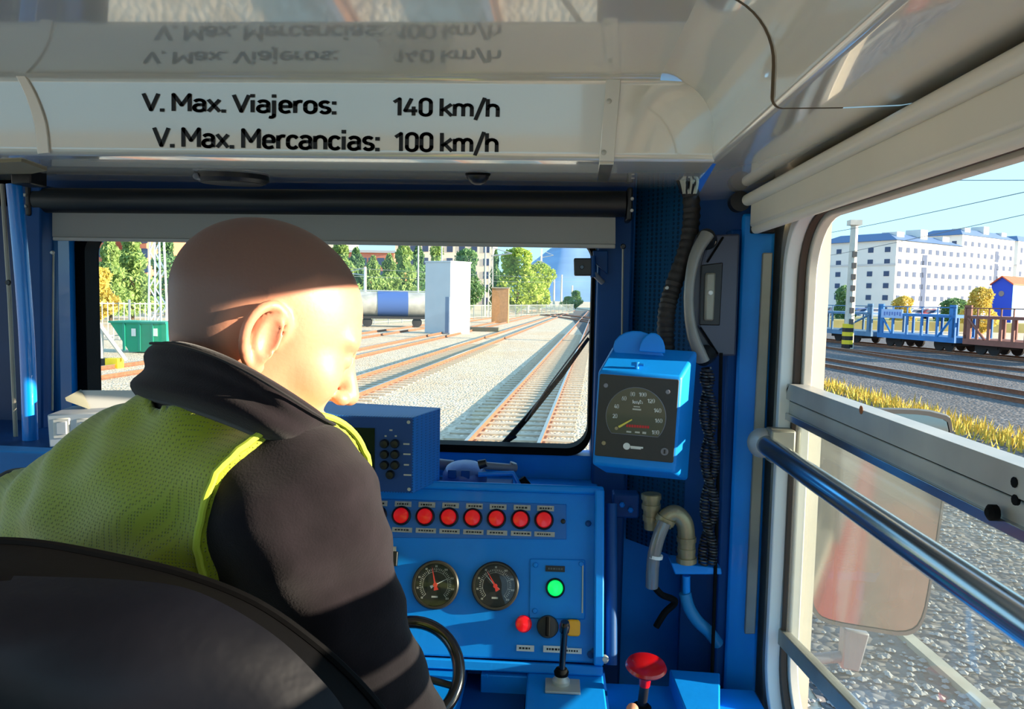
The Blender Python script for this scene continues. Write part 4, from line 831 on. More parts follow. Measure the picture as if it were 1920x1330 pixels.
# right-hand ballast bed, the shade of its backlit stones painted into the colour
ra, rb = PZ(1500, 640, ZG), PZ(1920, 690, ZG)
mb = MB(); mb.add([(1.6, -40, ZG + .012), (34, -40, ZG + .012), (26, 200, ZG + .012), (3.2, 200, ZG + .012)], [(0, 1, 2, 3)]); struct(mb.build('ground_shaded', BALD, smooth=None), 'ballast beside the locomotive, its shade painted in as a dark tone')
def track(label, r1, r2, y0, y1, sleepers=None, smat=SLP):
    """two rails given as ground lines ((x,y),(dx,dy)); sleepers between s0..s1"""
    (a, d), (b, d2) = r1, r2; t = thing('railway_track', label, 'railway track', ((a[0] + b[0]) / 2, y0, ZG))
    for p, dd in (r1, r2):
        k0, k1 = (y0 - p[1]) / dd[1], (y1 - p[1]) / dd[1]; P0 = V((p[0] + dd[0] * k0, y0, 0)); P1 = V((p[0] + dd[0] * k1, y1, 0)); n = (P1 - P0).normalized(); s = V((n.y, -n.x, 0))
        mb = MB()
        for w, z0, z1 in ((.07, ZRL - .15, ZRL - .13), (.012, ZRL - .13, ZRL - .035), (.034, ZRL - .035, ZRL - .008)): mb.hexa([q + s * (i * w) + V((0, 0, z)) for z in (z0, z1) for q in (P0, P1) for i in (-1, 1)])
        o = mb.build('rail', RAILR, t, smooth=None)
        mb = MB(); mb.hexa([q + s * (i * .032) + V((0, 0, z)) for z in (ZRL - .008, ZRL) for q in (P0, P1) for i in (-1, 1)]); mb.build('rail_head', RAILT, o, smooth=None)
    if sleepers:
        s0, s1, st = sleepers; me = None; y = s0
        while y < s1:
            c = [V((p[0] + dd[0] * (y - p[1]) / dd[1], y, ZG - .015)) for p, dd in (r1, r2)]; m = (c[0] + c[1]) / 2; dr = (c[1] - c[0]).normalized()
            if me is None:
                mb = MB(); mb.obox((0, 0, 0), (1.25, 0, 0), (0, .12, 0), (0, 0, .05)); ob = mb.build('sleeper', smat, t, smooth=None, origin=m); me = ob.data; me.transform(Matrix.Translation(m)); ang = math.atan2(dr.y, dr.x)
                ob.rotation_euler.z = ang
            else:
                ob2 = bpy.data.objects.new('sleeper', me); COL.objects.link(ob2); ob2.parent = t; ob2.location = m - ORG[t.name]; ob2.rotation_euler.z = ang
            y += st
    return t
def gl(p1, p2): a, b = PZ(*p1, ZRL), PZ(*p2, ZRL); return ((a.x, a.y), (b.x - a.x, b.y - a.y))
vp = (1119, 566)
def toward(p, k=.97): return (p[0] + (vp[0] - p[0]) * k, p[1] + (vp[1] - p[1]) * k)
track('railway track straight ahead of the locomotive with bright rail heads', gl((870, 830), toward((870, 830))), gl((1010, 830), toward((1010, 830))), 4, 190, (9, 60, .62))
track('rusty railway track one over to the left of the one ahead', gl((672, 736), toward((672, 736))), gl((560, 738), toward((560, 738))), 8, 200, (14, 45, .62))
track('second rusty railway track to the left, beyond the nearer one', gl((560, 690), toward((560, 690))), gl((480, 690), toward((480, 690))), 14, 210)
track('farthest rusty railway track on the left, beside the white equipment cabin', gl((400, 672), toward((400, 672))), gl((300, 672), toward((300, 672))), 20, 230)
track('shiny railway track nearest to the side window', gl((1497, 673), (1920, 748)), gl((1497, 662), (1920, 733)), -10, 260)
track('shiny railway track in front of the car-carrier wagons', gl((1605, 658), (1920, 706)), gl((1500, 644), (1920, 691)), -10, 300)
# grass strip and tufts
GRS = M('dry_grass', (206, 176, 70), .9, nscale=3, namt=.3); ga, gb_ = PZ(1500, 712, ZG), PZ(1920, 838, ZG)
gd = (gb_ - ga); G0 = ga - gd * 2.0; G1 = ga + gd * 3
mb = MB(); s = V((gd.y, -gd.x, 0)).normalized()
for i in range(9000):
    t = random.random() ** 1.0; c = G0 + (G1 - G0) * t + s * random.gauss(0, .38); h = random.uniform(.08, .34); a = random.uniform(0, 6.28); w = V((math.cos(a), math.sin(a), 0)) * .025
    le = V((random.uniform(-.1, .1), random.uniform(-.1, .1), h)); mb.v += [tuple(c - w + V((0, 0, .012))), tuple(c + w + V((0, 0, .012))), tuple(c + le)]; k = len(mb.v); mb.f.append((k - 3, k - 2, k - 1))
o = mb.build('grass', GRS, smooth=None); o['kind'] = 'stuff'; tag(o, 'strip of dry yellow grass between the tracks beside the window', 'grass')
# pale concrete kerb beside the locomotive
ka, kb_ = PZ(1700, 1203, ZG), PZ(1846, 1332, ZG); kd = (kb_ - ka); mb = MB(); P0 = ka - kd * 12; P1 = ka + kd * 3; s = V((kd.y, -kd.x, 0)).normalized(); 
mb.hexa([q + s * (i * .05) + V((0, 0, z)) for z in (0, .06) for q in (P0, P1) for i in (-1, 1)]); o = mb.build('kerb', M('pale_concrete', (170, 158, 134), .9, nscale=4, namt=.15), smooth=None); tag(o, 'narrow concrete kerb running along the ballast below the side window', 'kerb')
# loose stones close to the locomotive, too many to count
mb = MB(); ico = [(0, 0, 1), (.9, 0, .3), (.28, .85, .3), (-.72, .53, .3), (-.72, -.53, .3), (.28, -.85, .3), (0, 0, -.6)]
icf = [(0, 1, 2), (0, 2, 3), (0, 3, 4), (0, 4, 5), (0, 5, 1), (6, 2, 1), (6, 3, 2), (6, 4, 3), (6, 5, 4), (6, 1, 5)]
for i in range(16000):
    x = random.uniform(.8, 7.6); y = random.uniform(-1, 16) if i % 3 else random.uniform(-1, 6); r = random.uniform(.015, .042); a = random.uniform(0, 6.28); ca, sa = math.cos(a) * r, math.sin(a) * r; k = len(mb.v)
    mb.v += [(x + p[0] * ca - p[1] * sa, y + p[0] * sa + p[1] * ca, ZG + .02 + p[2] * r * .7) for p in ico]; mb.f += [tuple(q + k for q in f) for f in icf]
me = bpy.data.meshes.new('loose_stones'); me.from_pydata(mb.v, [], mb.f); STN = M('loose_stone', (140, 136, 130), .75, nscale=3, namt=.3)
o = link_mesh('loose_stones', me, STN); o['kind'] = 'stuff'; tag(o, 'loose ballast stones lying below the side window', 'stones')
# ------------------------------------------------------------------ rear-view mirror and marker lamp outside the side window
YM = 1.6
mi = thing('rear_view_mirror', 'large rounded rear-view mirror outside the side window', 'mirror', PY(1610, 1265, YM))
mn = V((-.20, -.975, .05)).normalized(); mc = PY(1650, 985, YM); ma, mbv, _ = frame_from(mn)
mirror_px = [(1534, 800), (1560, 772), (1690, 768), (1760, 776), (1784, 800), (1772, 920), (1748, 1080), (1730, 1165), (1700, 1190), (1640, 1184), (1552, 1168), (1526, 1148), (1520, 1110), (1526, 960)]
ol = spline([PP(x, y, mc, mn) for x, y in mirror_px], 3, True); cen = sum(ol, V()) / len(ol)
mb = MB(); mb.prism([cen + (p - cen) * .965 + mn * .002 for p in ol], -mn * .003); mb.build('mirror_glass', M('mirror_silver', (140, 140, 136), .06, 1.0), mi, smooth=None)
mb = MB(); n = len(ol); lay = [(.965, .006), (1.0, .006), (1.012, -.004), (1.0, -.02), (.9, -.04)]
for s_, d_ in lay: mb.v += [tuple(cen + (p - cen) * s_ + mn * d_) for p in ol]
mb.f += [(i * n + j, i * n + (j + 1) % n, (i + 1) * n + (j + 1) % n, (i + 1) * n + j) for i in range(4) for j in range(n)] + [tuple(range(4 * n, 5 * n))]
mb.build('housing', M('grey_mirror_shell', (96, 96, 90), .5), mi)
mb = MB(); mb.prism([PY(1584, 1180, YM + .02), PY(1632, 1190, YM + .02), PY(1612, 1262, YM + .02), PY(1578, 1255, YM + .02)], (0, .03, 0)); mb.build('stem', GREYP, mi, bevel=.004)
mb = MB(); p0 = PY(1596, 1230, YM + .035); mb.tube([p0, V((XR + .07, YM + .03, p0.z - .02))], .012, 12); mb.build('mounting_arm', GREYP, mi)
rl = thing('marker_lamp', 'small red box lamp with wire handle outside the front corner of the window', 'lamp', PX(1484, 1160, .60))
q = PX(1485, 1110, .60); mb = MB(); mb.obox(q, (.026, 0, 0), (0, .03, 0), (0, 0, .066)); mb.build('box', REDP, rl, bevel=.004)
mb = MB(); mb.tube([q + V((.022 * math.cos(t), 0, .066 + .04 * math.sin(t))) for t in np.linspace(0, math.pi, 12)], .003, 6); mb.build('wire_handle', ALU, rl)
mb = MB(); mb.obox(q + V((-.035, 0, -.05)), (.05, 0, 0), (0, .02, 0), (0, 0, .006)); mb.build('hook', GREYP, rl)
# ------------------------------------------------------------------ car-carrier wagons
WA, WB_ = PZ(1500, 633, ZRL), PZ(1920, 673, ZRL); wd = (WB_ - WA); wd.z = 0; wd.normalize(); wn = V((wd.y, -wd.x, 0)); wn = wn if wn.dot(CAM - WA) > 0 else -wn
def wpos(px): d = ray(px, 640); t = (WA - CAM).dot(wn) / d.dot(wn); return (CAM + d * t - WA).dot(wd)
def wpt(s, h, o=0): return V((WA.x, WA.y, ZRL)) + wd * s + wn * o + V((0, 0, h))
WB1 = M('faded_blue_wagon', (88, 128, 160), .6, nscale=2, namt=.15); WB2 = M('bright_blue_wagon', (36, 118, 184), .55, nscale=2, namt=.12); WR = M('brown_red_wagon', (140, 88, 74), .65, nscale=2, namt=.15); WDK = M('black_underframe', (38, 34, 34), .8)
track('railway track under the car-carrier wagons', ((WA.x, WA.y), (wd.x, wd.y)), ((WA.x - wn.x * 1.6, WA.y - wn.y * 1.6), (wd.x, wd.y)), -6, 190)
def wagon(p0, p1, mat, label, nposts, sign=False, hi=2.0):
    s0, s1 = sorted((wpos(p0), wpos(p1))); s0 += .25; s1 -= .25; mid = (s0 + s1) / 2; Ln = s1 - s0
    w = thing('car_carrier_wagon', label, 'wagon', wpt(mid, -.0, -.7), 'row of car-carrier wagons'); f = .45; bkk = -2.1
    def bx(n_, s_a, s_b, h0, h1, o0, o1, m_=mat): mb = MB(); mb.hexa([wpt(s, h, o) for h in (h0, h1) for o in (o0, o1) for s in (s_a, s_b)]); return mb.build(n_, m_, w, smooth=None)
    bx('underframe', s0, s1, .55, .86, bkk, f); bx('upper_deck', s0 + .1, s1 - .1, hi, hi + .16, bkk, f)
    for i in range(nposts):
        s = s0 + .15 + (Ln - .3) * i / (nposts - 1)
        for o in (f, bkk): bx('post', s - .09, s + .09, .86, hi, o - .08, o)
        bx('guard_post', s - .04, s + .04, hi + .16, hi + .62, f - .05, f)
    bx('guard_rail', s0, s1, hi + .56, hi + .62, f - .05, f); bx('end_post', s0, s0 + .5, .86, hi + .75, f - .1, f); bx('end_post', s1 - .5, s1, .86, hi + .75, f - .1, f)
    mb = MB()
    for a_, b_ in ((s0 + .3, s0 + Ln * .2), (s1 - .3, s1 - Ln * .2)): mb.tube([wpt(a_, hi, f - .03), wpt(b_, .86, f - .03)], .07, 6)
    mb.build('brace', mat, w)
    for s in (s0 + Ln * .12, s0 + Ln * .24, s1 - Ln * .24, s1 - Ln * .12):
        for o in (0, -1.5): MB().lathe(wpt(s, .42, o), wn, [(.42, -.06), (.42, .06), (.2, .08)], 18).build('wheel', WDK, w)
    bx('bogie', s0 + Ln * .08, s0 + Ln * .28, .35, .56, -1.6, .12, WDK); bx('bogie', s1 - Ln * .28, s1 - Ln * .08, .35, .56, -1.6, .12, WDK)
    if sign:
        o = bx('sign_panel', wpos(1702), wpos(1662), 1.85, 2.42, f, f + .05, M('pale_blue_sign', (150, 186, 232), .5)); mb = MB(); x = wpos(1699)
        for i in range(7): mb.hexa([wpt(s, h, d_) for h in (2.0 + .05 * (i % 2), 2.25) for d_ in (f + .05, f + .06) for s in (x + (wpos(1665) - x) * i / 7, x + (wpos(1665) - x) * (i + .55) / 7)])
        mb.build('graffiti', M('graffiti_blue', (88, 120, 190), .6), o, smooth=None)
wagon(1400, 1648, WB1, 'faded grey-blue car-carrier wagon behind the lattice catenary mast', 9)
wagon(1650, 1808, WB2, 'bright blue car-carrier wagon carrying a pale blue sign panel', 6, True)
wagon(1811, 2060, WR, 'brown-red car-carrier wagon at the right edge of the row', 10)
# ------------------------------------------------------------------ masts and wires
CONC = M('pale_concrete_mast', (206, 198, 182), .85, nscale=3, namt=.08); GALV = M('galvanised_mast', (176, 180, 182), .5, .4); YEL = M('yellow_paint', (235, 205, 40), .6)
def mast(px, base, top, w, label, arm=0, lattice=False, Z=ZG, mat=CONC):
    b = PZ(px, base, Z); d = b.y; h = (base - top) / FPX * d; wm_ = w / FPX * d / 2; t = thing('catenary_mast', label, 'mast', b)
    if not lattice:
        mb = MB(); mb.tube([b, b + V((0, 0, h))], [wm_, wm_ * .7], 8); mb.build('pole', mat, t)
    else:
        for sx_ in (-1, 1):
            for sy in (-1, 1): mb = MB(); mb.tube([b + V((sx_ * wm_, sy * wm_, 0)), b + V((sx_ * wm_ * .6, sy * wm_ * .6, h))], wm_ * .16, 5); mb.build('leg', mat, t)
        n_ = int(h / (wm_ * 2.4))
        for i in range(n_):
            f0, f1 = 1 - .4 * i / n_, 1 - .4 * (i + 1) / n_; s = 1 if i % 2 else -1
            for sy in (-1, 1): mb = MB(); mb.tube([b + V((-s * wm_ * f0, sy * wm_ * f0, h * i / n_)), b + V((s * wm_ * f1, sy * wm_ * f1, h * (i + 1) / n_))], wm_ * .12, 4); mb.build('brace', mat, t)
    if arm: mb = MB(); mb.tube([b + V((0, 0, h * .86)), b + V((arm, 0, h * .9))], wm_ * .35, 6); mb.tube([b + V((0, 0, h * .98)), b + V((arm, 0, h * .9))], wm_ * .25, 6); mb.build('arm', GALV, t)
    return t, b, h, wm_
t, b, h, w_ = mast(1590, 654, 428, 19, 'pale concrete catenary mast with slots and a yellow-black painted foot')
for i in range(7):
    z = h * (.22 + .09 * i); mb = MB(); mb.obox(b + V((-.01 * w_, -w_ * .86, z)), (w_ * .38, 0, 0), (0, w_ * .2, 0), (0, 0, h * .022)); mb.build('slot', M('mast_slot_dark', (92, 88, 84), .9), t, smooth=None)
for i in range(6):
    m_ = YEL if i % 2 else BLACK; mb = MB(); mb.tube([b + V((-w_ * .2, 0, .03 + h * .033 * i)), b + V((-w_ * .2, 0, .03 + h * .033 * (i + 1)))], w_ * 1.08, 8); mb.build('warning_band', m_, t)
mb = MB(); mb.obox(b + V((0, 0, h + .1)), (w_ * 1.1, 0, 0), (0, w_, 0), (0, 0, .16)); mb.build('head_block', CONC, t, smooth=None)
mast(297, 640, 400, 26, 'white lattice mast rising behind the green container', lattice=True, mat=M('white_steel', (224, 226, 222), .5))
mast(684, 612, 500, 7, 'thin white mast beside the tank wagon', arm=-2, mat=WHITE)
mast(783, 600, 440, 4, 'slim grey mast behind the white equipment cabin', mat=GALV)
mast(908, 594, 462, 5, 'slim grey mast right of the white equipment cabin, the left one of a close pair', mat=GALV)
mast(919, 595, 462, 9, 'concrete lattice mast of the close pair right of the equipment cabin', lattice=True, arm=3)
mast(990, 588, 482, 4, 'thin mast in front of the pale green tree', mat=CONC, arm=3)
mast(1013, 582, 468, 4, 'thin tall mast right of the pale green tree', mat=CONC, arm=3)
mast(1038, 577, 512, 4, 'small distant mast below the mountain', mat=CONC)
mast(1052, 574, 516, 4, 'smallest distant mast near the end of the track', mat=CONC)
mast(1072, 573, 536, 4, 'distant mast beside the far green trees', mat=CONC)
def wire(p0, p1, label, r=.012):
    m = (p0 + p1) / 2; m.z -= .25; o = MB().tube(spline([p0, m, p1], 8), r, 5).build('overhead_wire', M('wire_grey', (120, 124, 128), .5, .5)); tag(o, label, 'wire', 'overhead catenary wires'); return o
wire(PY(1380, 312, 36), PY(2050, 338, 20), 'overhead wire highest in the side window sky'); wire(PY(1380, 458, 46), PY(2060, 330, 17), 'overhead wire slanting down to the left above the white flats')
wire(PY(1400, 500, 56), PY(2060, 372, 20), 'lowest overhead wire crossing the sky at the right edge')
wire(PY(600, 500, 46), PY(1110, 520, 130), 'upper overhead wire seen through the windscreen'); wire(PY(600, 516, 46), PY(1110, 528, 130), 'lower overhead wire seen through the windscreen')
# ------------------------------------------------------------------ equipment cabin, tank wagon, container, buffer stop, fence
cab0 = PZ(843, 627, ZG); hh = (627 - 492) / FPX * cab0.y
ec = thing('equipment_cabin', 'tall white equipment cabin with a shaded blue-grey side beside the tracks', 'cabin', cab0)
Lp = PY(796, 620, cab0.y + 1.0); Rp = PY(881, 620, cab0.y + 1.6); Lp.z = Rp.z = cab0.z; Bp = Lp + Rp - cab0
CABW = M('white_cabin_metal', (196, 198, 202), .5, nscale=1, namt=.03)
mb = MB(); mb.prism([cab0, Rp, Bp, Lp], (0, 0, hh)); mb.build('body', CABW, ec, smooth=None, bevel=.03)
mb = MB(); cc0 = (cab0 + Bp) / 2; mb.prism([cc0 + (p - cc0) * 1.03 + V((0, 0, hh)) for p in (cab0, Rp, Bp, Lp)], (0, 0, .12)); mb.build('roof', CABW, ec, smooth=None)
e1 = (Lp - cab0).normalized(); n1 = V((-e1.y, e1.x, 0)); n1 = n1 if n1.dot(CAM - cab0) > 0 else -n1
mb = MB(); mb.hexa([cab0 + e1 * s + n1 * d + V((0, 0, z)) for z in (.1, hh * .52) for d in (.0, .04) for s in (.05, .4)]); mb.build('door', M('cabin_door_grey', (120, 134, 158), .5), ec, smooth=None)
mb = MB(); mb.tube([cab0 + (Lp - cab0) * .35 + V((0, 0, hh + .1)), cab0 + (Lp - cab0) * .35 + V((0, 0, hh + 1.6))], .06, 6); mb.build('vent_pipe', GALV, ec)
tk0 = PZ(735, 613, ZG); tw = thing('tank_wagon', 'grey tank wagon with a blue middle band standing behind the driver\'s face', 'wagon', tk0)
dt = V((.97, .24, 0)); nT = V((.24, -.97, 0)); Ltk = 4.6; TG = M('tank_grey', (178, 174, 164), .5, .2, nscale=1.5, namt=.2); TBL = M('tank_blue', (64, 92, 150), .5)
cz = 2.05; Rt = 1.12
mb = MB(); mb.tube([tk0 + dt * s + V((0, 0, cz)) for s in (-Ltk, -Ltk + .25, Ltk - .25, Ltk)], [.75, Rt, Rt, .75], 24); mb.build('barrel', TG, tw)
mb = MB(); mb.tube([tk0 + dt * s + V((0, 0, cz)) for s in (-1.3, 1.4)], Rt + .03, 24); mb.build('band', TBL, tw)
mb = MB(); mb.obox(tk0 + V((0, 0, .85)), dt * 4.9, nT * 1.1, (0, 0, .1)); mb.build('underframe', WDK, tw, smooth=None)
mb = MB(); mb.tube([tk0 + dt * s + V((0, 0, cz + Rt + .08)) for s in (-Ltk, Ltk)], .05, 6); mb.build('walkway', GALV, tw)
for s in (-3.6, -2.2, 2.2, 3.6): MB().lathe(tk0 + dt * s + nT * .8 + V((0, 0, .45)), nT, [(.45, -.06), (.45, .06), (.2, .08)], 16).build('wheel', WDK, tw)
c0 = PZ(250, 662, ZG); d = c0.y; cn_ = thing('green_container', 'bright green skip container beside the fence on the left', 'container', c0)
GRN = M('green_container_paint', (20, 150, 112), .5, nscale=2, namt=.08); GRD = M('green_container_rib', (16, 124, 104), .5)
x0, x1 = PY(205, 640, d).x, PY(312, 640, d).x; zt_ = PY(250, 603, d).z
mb = MB(); mb.prism([V((x0, d, zt_)), V((x0 + (x1 - x0) * .35, d, ZG + .05)), V((x1, d, ZG + .05)), V((x1, d, zt_))], (0, 1.6, 0)); mb.build('body', GRN, cn_, smooth=None)
for px in (233, 262, 286): x = PY(px, 630, d).x; mb = MB(); mb.box(x - .05, x + .05, d - .06, d, ZG + .1, zt_ - .02); mb.build('rib', GRD, cn_, smooth=None)
mb = MB(); mb.box(x0, x1, d - .07, d + .02, zt_ - .08, zt_); mb.build('top_rail', GRD, cn_, smooth=None)
for px in (251, 291): a = PY(px, 623, d); mb = MB(); mb.box(a.x - .1, a.x + .1, d - .03, d - .005, a.z - .18, a.z + .16); mb.build('placard', WHITE, cn_, smooth=None)
bs0 = PZ(200, 690, ZG); d = bs0.y; bs = thing('buffer_stop', 'pale steel buffer stop with sloping stays and yellow blocks on the left', 'buffer stop', bs0)
STL = M('pale_steel', (206, 200, 188), .6); p = lambda x, y, o=0: PY(x, y, d + o)
for o in (0, 1.4):
    mb = MB(); mb.tube([p(184, 606, o), p(236, 676, o)], .07, 6); mb.build('sloping_stay', STL, bs); mb = MB(); mb.tube([p(191, 612, o), p(191, 690, o)], .06, 6); mb.build('upright', STL, bs)
mb = MB(); mb.tube([p(150, 612), p(190, 612)], .06, 6); mb.build('cross_beam', STL, bs)
for i, (a, b_) in enumerate(((166, 187), (187, 203), (203, 226))):
    mb = MB(); A_, B_ = p(a, 686), p(b_, 672); mb.box(A_.x, B_.x, d - .2, d + .2, ZG, B_.z); mb.build('yellow_block' if i != 1 else 'black_block', (M('orange_block', (214, 140, 60), .7), BLACK, YEL)[i], bs, smooth=None)
FEN = M('grey_fence_bars', (150, 156, 146), .6)
def fence(p0, p1, top, label, post=1.8, bars=True, y=None):
    a, b = PZ(*p0, ZG), PZ(*p1, ZG); h = (p0[1] - top) / FPX * a.y; L_ = (b - a).length; dd = (b - a) / L_; t = thing('fence', label, 'fence', a, 'fences along the yard'); n_ = int(L_ / post)
    for i in range(n_ + 1):
        q = a + dd * (L_ * i / n_); mb = MB(); mb.obox(q + V((0, 0, h / 2)), (.05, 0, 0), (0, .05, 0), (0, 0, h / 2)); mb.build('post', GALV, t, smooth=None)
        if i < n_ and bars:
            mb = MB(); m_ = max(4, int(post / .22))
            for k in range(1, m_): r_ = a + dd * (L_ * (i + k / m_) / n_); mb.obox(r_ + V((0, 0, h * .48)), dd * .025, V((-dd.y, dd.x, 0)) * .01, (0, 0, h * .46))
            for zz_ in (.12, .9): mb.obox(a + dd * (L_ * (i + .5) / n_) + V((0, 0, h * zz_)), dd * (L_ / n_ / 2), V((-dd.y, dd.x, 0)) * .015, (0, 0, .03))
            mb.build('bar_panel', FEN, t, smooth=None)
fence((150, 640), (330, 636), 558, 'tall pale fence behind the green container', 2.0)
fence((640, 612), (1075, 588), 570, 'long grey bar fence in front of the trees ahead', 3.0)
o = PZ(937, 606, ZG); mb = MB(); mb.box(o.x - .95, o.x + .95, o.y, o.y + 1.2, ZG, ZG + 3.9); bq = mb.build('brick_hut', M('orange_brick', (196, 140, 92), .85, nscale=4, namt=.12), smooth=None, origin=o, bevel=.03); tag(bq, 'small orange-brown hut in front of the grey fence', 'hut')
mb = MB(); mb.box(o.x - 1.05, o.x + 1.05, o.y - .1, o.y + 1.3, ZG + 3.9, ZG + 4.02); mb.build('roof', SLP, bq, smooth=None)
o = PZ(905, 622, ZG); mb = MB(); mb.box(o.x - 1.3, o.x + 1.3, o.y, o.y + 1, ZG, ZG + .35); cbx = mb.build('low_trough', M('dark_trough', (96, 96, 84), .8), smooth=None, origin=o, bevel=.02); tag(cbx, 'low dark concrete trough beside the white equipment cabin', 'trough')
# ------------------------------------------------------------------ trees
def crown_mesh(kind, seed):
    r = random.Random(seed); mb = MB(); n_ = 3800
    for i in range(n_):
        z = r.random()
        if kind == 'cone': rad = .5 * (1 - z) ** .75 * (.85 + .3 * math.sin(z * 23 + seed)) + .03
        else: rad = .5 * math.sqrt(max(0, 1 - (2 * z - 1) ** 2)) * (.85 + .25 * math.sin(z * 9 + seed))
        a = r.uniform(0, 6.283); q = rad * math.sqrt(r.uniform(.35, 1)) * (1 + .18 * math.sin(a * 3 + seed + z * 6)); c = V((math.cos(a) * q, math.sin(a) * q, z)); s = r.uniform(.025, .06)
        u = V((r.gauss(0, 1), r.gauss(0, 1), r.gauss(0, .6))).normalized() * s; w = V((r.gauss(0, 1), r.gauss(0, 1), r.gauss(0, 1))).normalized() * s; w.z *= .6
        mb.add([c - u, c + w * .8, c + u, c - w * .8], [(0, 1, 2, 3)])
    me = bpy.data.meshes.new('foliage'); me.from_pydata(mb.v, [], mb.f); return me
CR = {('cone', i): crown_mesh('cone', i) for i in range(3)}; CR.update({('round', i): crown_mesh('round', i + 5) for i in range(3)})
LEAF = {'green': M('green_leaves', (146, 170, 98), .8, nscale=5, namt=.3), 'dark': M('dark_green_leaves', (112, 146, 94), .8, nscale=5, namt=.3), 'lime': M('yellow_green_leaves', (168, 186, 84), .8, nscale=5, namt=.25), 'ochre': M('ochre_leaves', (206, 184, 92), .8, nscale=5, namt=.25)}
BARK = M('bark', (92, 76, 60), .9)
for k_, m_ in LEAF.items():
    N, L, b = nodes(m_); tl = N.new('ShaderNodeBsdfTranslucent'); tl.inputs[0].default_value = b.inputs['Base Color'].default_value; ms_ = N.new('ShaderNodeMixShader'); ms_.inputs[0].default_value = .35
    L.new(b.outputs[0], ms_.inputs[1]); L.new(tl.outputs[0], ms_.inputs[2]); L.new(ms_.outputs[0], N['Material Output'].inputs[0])
CRM = {}
def tree(px, top, wpx, depth, col, kind, label, cat='tree', group=None, zb=None):
    T_ = PY(px, top, depth); h = T_.z - ZG; w = wpx / FPX * depth; nm = 'bush' if cat == 'bush' else 'tree'
    t = thing(nm, label, cat, (T_.x, depth, ZG), group); key = (kind, random.randrange(3), col)
    if key not in CRM: me = CR[key[:2]].copy(); me.materials.append(LEAF[col]); CRM[key] = me
    f = bpy.data.objects.new('foliage', CRM[key]); COL.objects.link(f); f.parent = t; z0 = h * (.08 if cat != 'bush' else 0); f.location = (0, 0, z0); f.scale = (w, w, h - z0); f.rotation_euler.z = random.uniform(0, 6)
    MB().tube([V((T_.x, depth, ZG)), V((T_.x, depth, ZG + h * .6))], [w * .04, w * .015], 6).build('trunk', BARK, t)
tree(176, 500, 90, 58, 'ochre', 'round', 'ochre yellow tree at the left edge of the windscreen')
tree(205, 440, 80, 66, 'green', 'cone', 'green conifer behind the ochre tree')
tree(246, 425, 100, 72, 'green', 'cone', 'broad green conifer behind the green container')
tree(310, 440, 90, 86, 'dark', 'cone', 'dark conifer behind the white lattice mast')
TG_ = 'conifers in the row above the tank wagon'
for px, top, w, dpt, c, lb in ((640, 448, 90, 80, 'green', 'tall green conifer leftmost in the row above the tank wagon, against the driver\'s forehead'), (668, 466, 74, 92, 'dark', 'dark green conifer just right of the driver\'s forehead'), (700, 482, 66, 84, 'green', 'low conifer above the grey left end of the tank wagon'),
    (730, 478, 66, 90, 'green', 'low conifer above the blue band of the tank wagon'), (757, 448, 76, 96, 'green', 'tall conifer left of the white equipment cabin'), (784, 462, 64, 102, 'dark', 'dark conifer touching the left edge of the white equipment cabin')): tree(px, top, w, dpt, c, 'cone', lb, group=TG_)
tree(818, 440, 56, 110, 'green', 'cone', 'green conifer standing behind the white equipment cabin')
tree(875, 468, 66, 112, 'dark', 'round', 'dark round tree right of the white equipment cabin'); tree(930, 470, 34, 122, 'dark', 'cone', 'narrow dark conifer left of the pale green tree')
tree(972, 466, 90, 124, 'lime', 'round', 'large pale green tree near the middle of the view ahead'); tree(1012, 492, 60, 170, 'lime', 'round', 'smaller pale green tree right of the large one')
tree(1080, 545, 26, 230, 'dark', 'round', 'far dark green tree at the end of the track'); tree(1066, 556, 30, 240, 'green', 'round', 'low green tree beside the far dark one')
tree(1585, 536, 40, 100, 'dark', 'round', 'dark green hedge tree left of the white flats'); tree(1840, 540, 60, 84, 'ochre', 'round', 'ochre bush beside the blue house', 'bush'); tree(1695, 556, 44, 95, 'ochre', 'round', 'low ochre bush behind the blue wagon', 'bush'); tree(1790, 560, 60, 96, 'dark', 'round', 'low green bush behind the wagons under the flats', 'bush'); tree(1520, 548, 50, 104, 'dark', 'round', 'dark bush next to the window frame below the left flats', 'bush')
